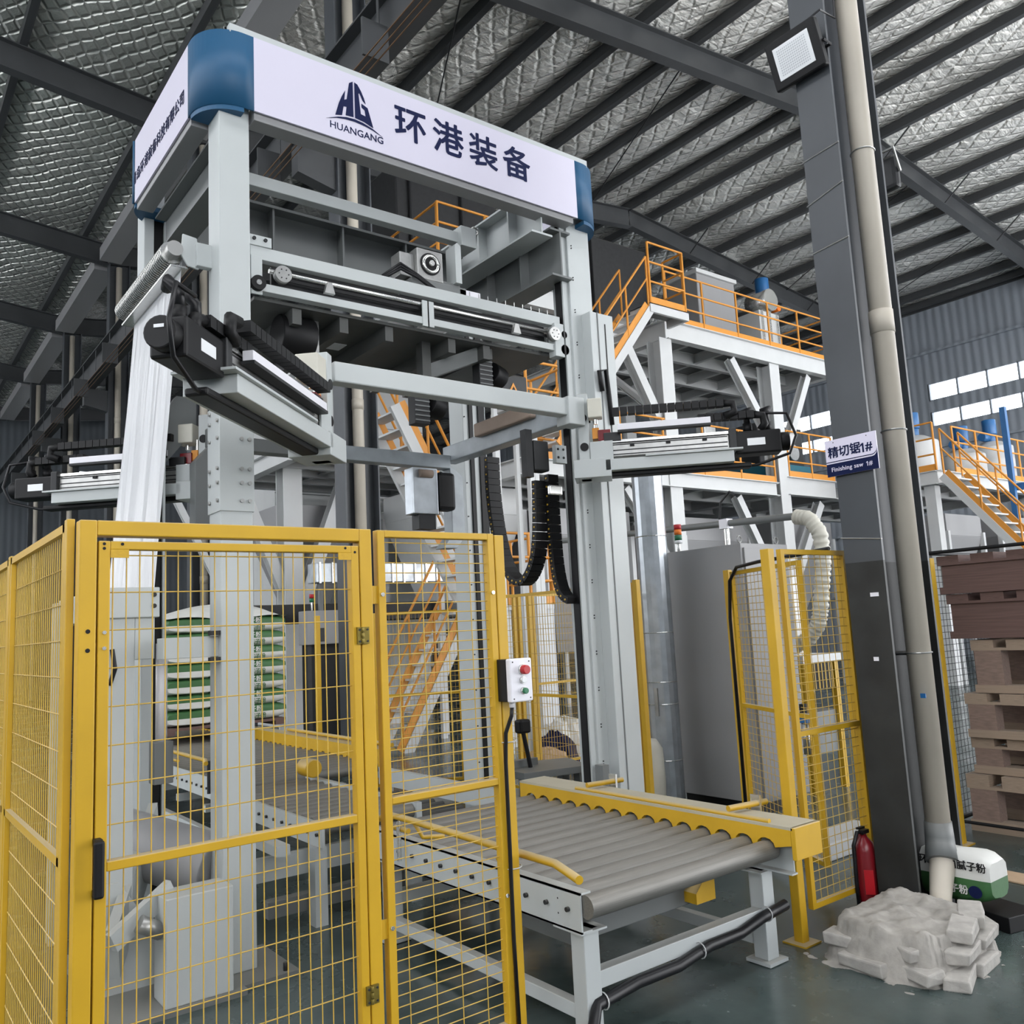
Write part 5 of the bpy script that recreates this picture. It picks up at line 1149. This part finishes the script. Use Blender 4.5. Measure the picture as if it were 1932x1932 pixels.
G().cyl((13.8, 12.7, 5.25), (15.8, 12.7, 5.25), .45, 22).obj('drum', 'dark', t, .02, True); G().box(13.9, 14.1, 12.4, 13.0, 4.66, 5.0).box(15.4, 15.6, 12.4, 13.0, 4.66, 5.0).obj('saddle', 'steel', t); G().box(15.0, 15.4, 12.25, 12.5, 5.4, 6.0).obj('gear_motor', 'steel', t, .02)
t = thing('dark_boxes', 'plain dark boxes filling the dark area behind the upper mezzanine rail', 'duct', (9.5, 14.5, 7.9))
G().box(8.0, 10.4, 13.5, 15.0, 7.9, 10.8).obj('duct_body', 'dark', t, .03); G().box(13.2, 15.0, 13.6, 14.6, 7.9, 10.6).obj('duct_body', 'dark', t, .03)  # plain dark boxes fill the dark area behind the rails
for k in range(3): rod('stay', t, 'dark', (8.3+k*1.2, 13.45, 7.9), (8.3+k*1.2, 13.45, 11.5), .03, 8)
# hopper and tanks under the floors
def hopper(label, x, y, z0, z1, w0, w1, m='cab'):
    t = thing('hopper', label, 'hopper', (x, y, z0)); g = G()
    vs = [(x+sx_*w0/2, y+sy*w0/2, z0) for sx_, sy in ((-1, -1), (1, -1), (1, 1), (-1, 1))]+[(x+sx_*w1/2, y+sy*w1/2, z1) for sx_, sy in ((-1, -1), (1, -1), (1, 1), (-1, 1))]
    g.poly(vs, [(0, 1, 2, 3), (7, 6, 5, 4), (0, 4, 5, 1), (1, 5, 6, 2), (2, 6, 7, 3), (3, 7, 4, 0)]).obj('cone', m, t, .01)
    G().box(x-w1/2, x+w1/2, y-w1/2, y+w1/2, z1, z1+.5).obj('rim', m, t, .01)
    for sx_ in (-1, 1):
        for sy in (-1, 1): G().box(x+sx_*w1/2-.05, x+sx_*w1/2+.05, y+sy*w1/2-.05, y+sy*w1/2+.05, 0, z1+.1).obj('leg', 'white', t)
    return t
hopper('grey hopper under the rear platform, left of the dark column', 6.7, 15.1, 1.9, 3.6, .4, 1.5)
hopper('grey hopper under the lower mezzanine behind the duct', 11.2, 13.2, 1.2, 3.4, .5, 2.2); hopper('pale hopper under the lower mezzanine behind the ribbed hose', 15.2, 13.4, 1.2, 3.4, .5, 2.2); hopper('pale hopper under the floor left of the near dark column', 18.2, 13.0, 1.2, 3.4, .5, 2.0)
hopper('white hopper behind the cable chains', 9.0, 13.5, 1.4, 3.8, .5, 1.9, 'white')
for x, y, z, l in ((8.5, 17.2, 2.6, 'big white silo panel left behind the stair flights'),):
    t = thing('silo', l, 'silo', (x, y, 0)); G().box(x-1.7, x+1.9, y-.5, y+.9, 0, 7.4).obj('body', 'white', t, .02)
    for k in range(4): box('panel_seam', t, 'dgrey', x-1.7, x+1.9, y-.505, y-.495, 1.5+k*1.6, 1.515+k*1.6)
t = thing('screw_conveyor', 'long dark screw conveyor trough behind the rear conveyor', 'machine', (7, 12.9, 1.7))
G().box(4.5, 9.5, 12.7, 13.0, 1.95, 2.25).obj('trough', 'dark', t, .02); G().box(8.2, 9.8, 12.6, 13.1, 1.2, 1.75).obj('drive', 'dark', t, .02)
for x in (4.8, 9.2): G().box(x, x+.1, 12.8, 12.9, 0, 1.95).obj('leg', 'dark', t)
t = thing('bag_chute', 'shiny ribbed duct lying high behind the mesh panel and stair', 'duct', (6.8, 13.3, 2.7))
G().box(5.6, 8.6, 12.2, 12.5, 2.55, 2.85).obj('body', 'galv', t, .01)
for k in range(14): box('rib', t, 'bright', 5.65+k*.21, 5.68+k*.21, 12.18, 12.2, 2.54, 2.86)
for x in (5.7, 8.4): G().box(x, x+.06, 12.3, 12.36, 0, 2.55).obj('leg', 'dgrey', t)
# switch box with its own signal light, left rear
t = thing('switch_box', 'grey switch box on black legs left of the rear yellow post', 'control box', (5.9, 13.0, 1.6))
G().box(5.35, 6.35, 12.0, 12.3, 1.62, 2.12).obj('body', 'cab', t, .01)
for x in (5.5, 6.05): G().box(x, x+.12, 11.985, 12.0, 1.66, 1.86).obj('breaker', 'dark', t)
for x in (5.4, 6.25): G().box(x, x+.06, 12.1, 12.16, 0, 1.62).obj('leg', 'dark', t)
G().box(5.4, 6.3, 12.25, 12.3, .1, 1.62).obj('back_panel', 'black', t)
t = thing('signal_light', 'small red and green signal light above the grey switch box', 'signal light', (5.5, 12.15, 2.12)); rod('pole', t, 'bright', (5.5, 12.15, 2.12), (5.5, 12.15, 2.25), .012, 8)
for z, m_ in ((2.25, 'green'), (2.31, 'red')): G().cyl((5.5, 12.15, z), (5.5, 12.15, z+.06), .035, 14).obj('lamp_segment', m_, t, smooth=True)
# rear floor items
t = thing('floor_frame', 'dark grey low steel table between the machine and the rear fence', 'machine base', (5.0, 6.2, 0))
G().prism([(4.62, 6.0), (5.25, 5.86), (5.42, 6.35), (4.62, 6.7)], (0, 0, .42), (1, 0, 0), (0, 1, 0), .06).obj('top', 'dgrey', t, .004)
for x, y in ((4.66, 6.05), (5.2, 5.95), (5.3, 6.3), (4.66, 6.55)): G().box(x, x+.08, y, y+.08, 0, .42).obj('leg', 'dgrey', t)
G().box(4.55, 5.0, 6.28, 6.34, .48, .54).obj('side_bar', 'dgrey', t); G().cyl((4.85, 6.2, .48), (4.80, 6.22, .80), .02, 10).obj('sensor_stem', 'black', t); G().box(4.74, 4.86, 6.17, 6.27, .78, .90).obj('sensor_head', 'black', t, .02)
def heap(name, label, x, y, r, h, m, seed):
    random.seed(seed); g = G(); nu, nv = 16, 8; vs = []; fs = []
    for j in range(nv+1):
        a = PI/2*j/nv
        for i in range(nu):
            b = 2*PI*i/nu; q = r*math.cos(a)*(1+.22*math.sin(3*b+seed)+.12*math.sin(7*b)+random.uniform(-.06, .06)); vs.append((x+q*math.cos(b), y+q*math.sin(b), h*math.sin(a)*(1+random.uniform(-.08, .08))))
    for j in range(nv):
        for i in range(nu): fs.append((j*nu+i, j*nu+(i+1) % nu, (j+1)*nu+(i+1) % nu, (j+1)*nu+i))
    o = g.poly(vs, fs).obj(name, m); tag(o, label, 'bag'); return o
heap('crumpled_sack', 'crumpled white sack with green print beyond the rear fence', 7.3, 8.6, .38, .55, 'bagwhite', 3); heap('crumpled_sack', 'crumpled blue sack in the heap beyond the rear fence', 7.0, 8.45, .26, .42, 'navy', 5); heap('crumpled_sack', 'dusty beige sack heap beyond the rear fence', 6.75, 8.3, .3, .26, 'card', 8)
t = thing('film_bale', 'clear film bale standing on end between the right column and the duct', 'film bale', (5.62, 5.5, 0)); G().tube([(5.62, 5.5, .04), (5.62, 5.5, .1), (5.63, 5.51, .35), (5.62, 5.5, .6), (5.62, 5.5, .68)], [.10, .13, .14, .13, .08], 14).obj('film', 'cream', t, smooth=True); G().cyl((5.62, 5.5, 0), (5.62, 5.5, .04), .13, 14).obj('disc', 'yellow', t)
# loaded pallet on the rear conveyor
t = thing('loaded_pallet', 'dark wooden pallet under the green and white bags on the rear conveyor', 'pallet', (3.3, 10.9, .61))
for k in range(6): box('deck_board', t, 'wood', 2.80, 4.2, 10.08+k*.19, 10.24+k*.19, .765, .795)
for x in (2.82, 3.40, 4.08):
    for y in (10.08, 10.6, 11.08): box('block', t, 'wood', x, x+.1, y, y+.1, .735, .765)
for x in (2.82, 3.40, 4.08): box('bottom_board', t, 'wood', x, x+.1, 10.08, 11.18, .717, .735)
NB = 7
ordn = ['bottom layer', 'second layer', 'third layer', 'fourth layer', 'fifth layer', 'sixth layer', 'top layer']
for k in range(NB):
    z = .80+k*.172
    for c_, (x, y, l_, w_, an, side) in enumerate(((3.10, 10.62, 1.1, .58, PI/2, 'left'), (3.82, 10.34, .80, .54, 0, 'right front'), (3.82, 10.90, .80, .54, 0, 'right rear'))):
        bg = bag(x, y, z, l_, w_, .184, an, 'green and white bag at the %s of the %s on the loaded pallet' % (side, ordn[k]), 'bags on the loaded pallet', True)
        if side == 'left': text('lettering', bg, 'bagwhite', '腻子粉', .085, (3.10-.292, 10.60, z+.125), (0, -1, 0), (0, 0, 1), .001)
        if side == 'right front': text('lettering', bg, 'bagwhite', '腻子粉', .075, (3.80, 10.34-.274, z+.125), (1, 0, 0), (0, 0, 1), .001)
        if side == 'right front': text('lettering', bg, 'baggreen', '腻子粉', .065, (3.86, 10.34-.274, z+.045), (1, 0, 0), (0, 0, 1), .001)
hd_ = thing('stretch_hood', 'white plastic hood over the top of the loaded pallet', 'plastic film', (3.3, 10.6, 2.0)); vs = []; fs = []
for i in range(13):
    for j in range(13):
        u, v_ = i/12, j/12; e = (1-abs(2*u-1)**3)*(1-abs(2*v_-1)**3); vs.append((2.82+1.40*u, 10.06+1.12*v_, 2.0+.17*e+.02*math.sin(9*u+5*v_)))
for i in range(12):
    for j in range(12): fs.append((i*13+j, (i+1)*13+j, (i+1)*13+j+1, i*13+j+1))
G().poly(vs, fs).obj('hood_top', 'bagwhite', hd_, smooth=True)

# far right: platform with tanks, descending stair, blue column
deck('tank_platform', 'white tank platform far right behind the beige pipe', 19.0, 24.5, 9.15, 14.5, 4.72, .3)
for x, y in ((19.2, 9.4), (24.2, 9.4), (19.2, 14.2), (24.2, 14.2)):
    G().box(x-.12, x+.12, y-.12, y+.12, 0, 4.4).obj('leg', 'white', bpy.data.objects['tank_platform'])
stair((19.0, 5.45, .0), (19.0, 9.0, 4.6), .85, (1, 0, 0), 'long orange railed stair coming down at the right edge of the picture')
railing((19.0, 9.15), (19.0, 11.2), 4.72, 'orange railing at the head of the far right stair', 2); railing((19.9, 9.15), (24.5, 9.15), 4.72, 'orange railing along the front of the tank platform', 4)
def tank(x, y, z, r, h, label):
    t = thing('mixing_tank', label, 'tank', (x, y, z)); G().cyl((x, y, z), (x, y, z+h), r, 26).obj('shell', 'white', t, .02, True); G().cyl((x, y, z+h), (x, y, z+h+.15), r, 26, r*.5).obj('lid', 'white', t, .01, True)
    G().cyl((x, y, z+h+.15), (x, y, z+h+.35), .14, 16).obj('gearbox', 'bluepaint', t, .01, True); G().cyl((x, y, z+h+.35), (x, y, z+h+.75), .17, 18).obj('motor', 'bluepaint', t, .02, True)
    G().cyl((x-.2, y, z+h+.25), (x-.5, y, z+h+.25), .10, 14).obj('side_motor', 'bluepaint', t, smooth=True)
tank(20.6, 10.4, 4.72, .55, 1.0, 'white tank with a blue motor nearest the beige pipe, far right'); tank(22.0, 9.9, 4.72, .5, .7, 'white tank with a blue motor at the middle of the tank platform'); tank(23.4, 9.8, 4.72, .5, 1.0, 'white tank with a blue motor behind the far right stair')
t = thing('blue_column', 'blue painted steel column at the right edge of the picture', 'column', (21.6, 8.6, 0)); G().box(21.35, 21.47, 8.55, 8.67, 0, 6.3).obj('shaft', 'bluepaint', t); bar('cross_beam', t, 'bluepaint', (21.6, 8.6, 4.4), (21.6, 5.4, 4.4), .14, .16); bar('cross_beam', t, 'bluepaint', (21.6, 8.6, 2.8), (21.6, 5.4, 2.8), .14, .16)
hopper('pale hopper under the tank platform at the far right', 20.4, 10.2, 1.4, 3.3, .5, 1.7); hopper('pale hopper under the far right stair', 22.6, 10.0, 1.4, 3.3, .5, 1.7)
t = simple('storage_rack', 'white rack with dark machines far behind the pallet stack', 'machine', [('body', 'white', (23, 26, 6.5, 7.6, 0, 2.4), .02), ('door', 'dgrey', (22.98, 23.0, 6.6, 7.4, .3, 2.0), .0), ('top_bin', 'cab', (23.2, 25.6, 6.6, 7.5, 2.4, 3.2), .02)], (24.5, 7, 0))
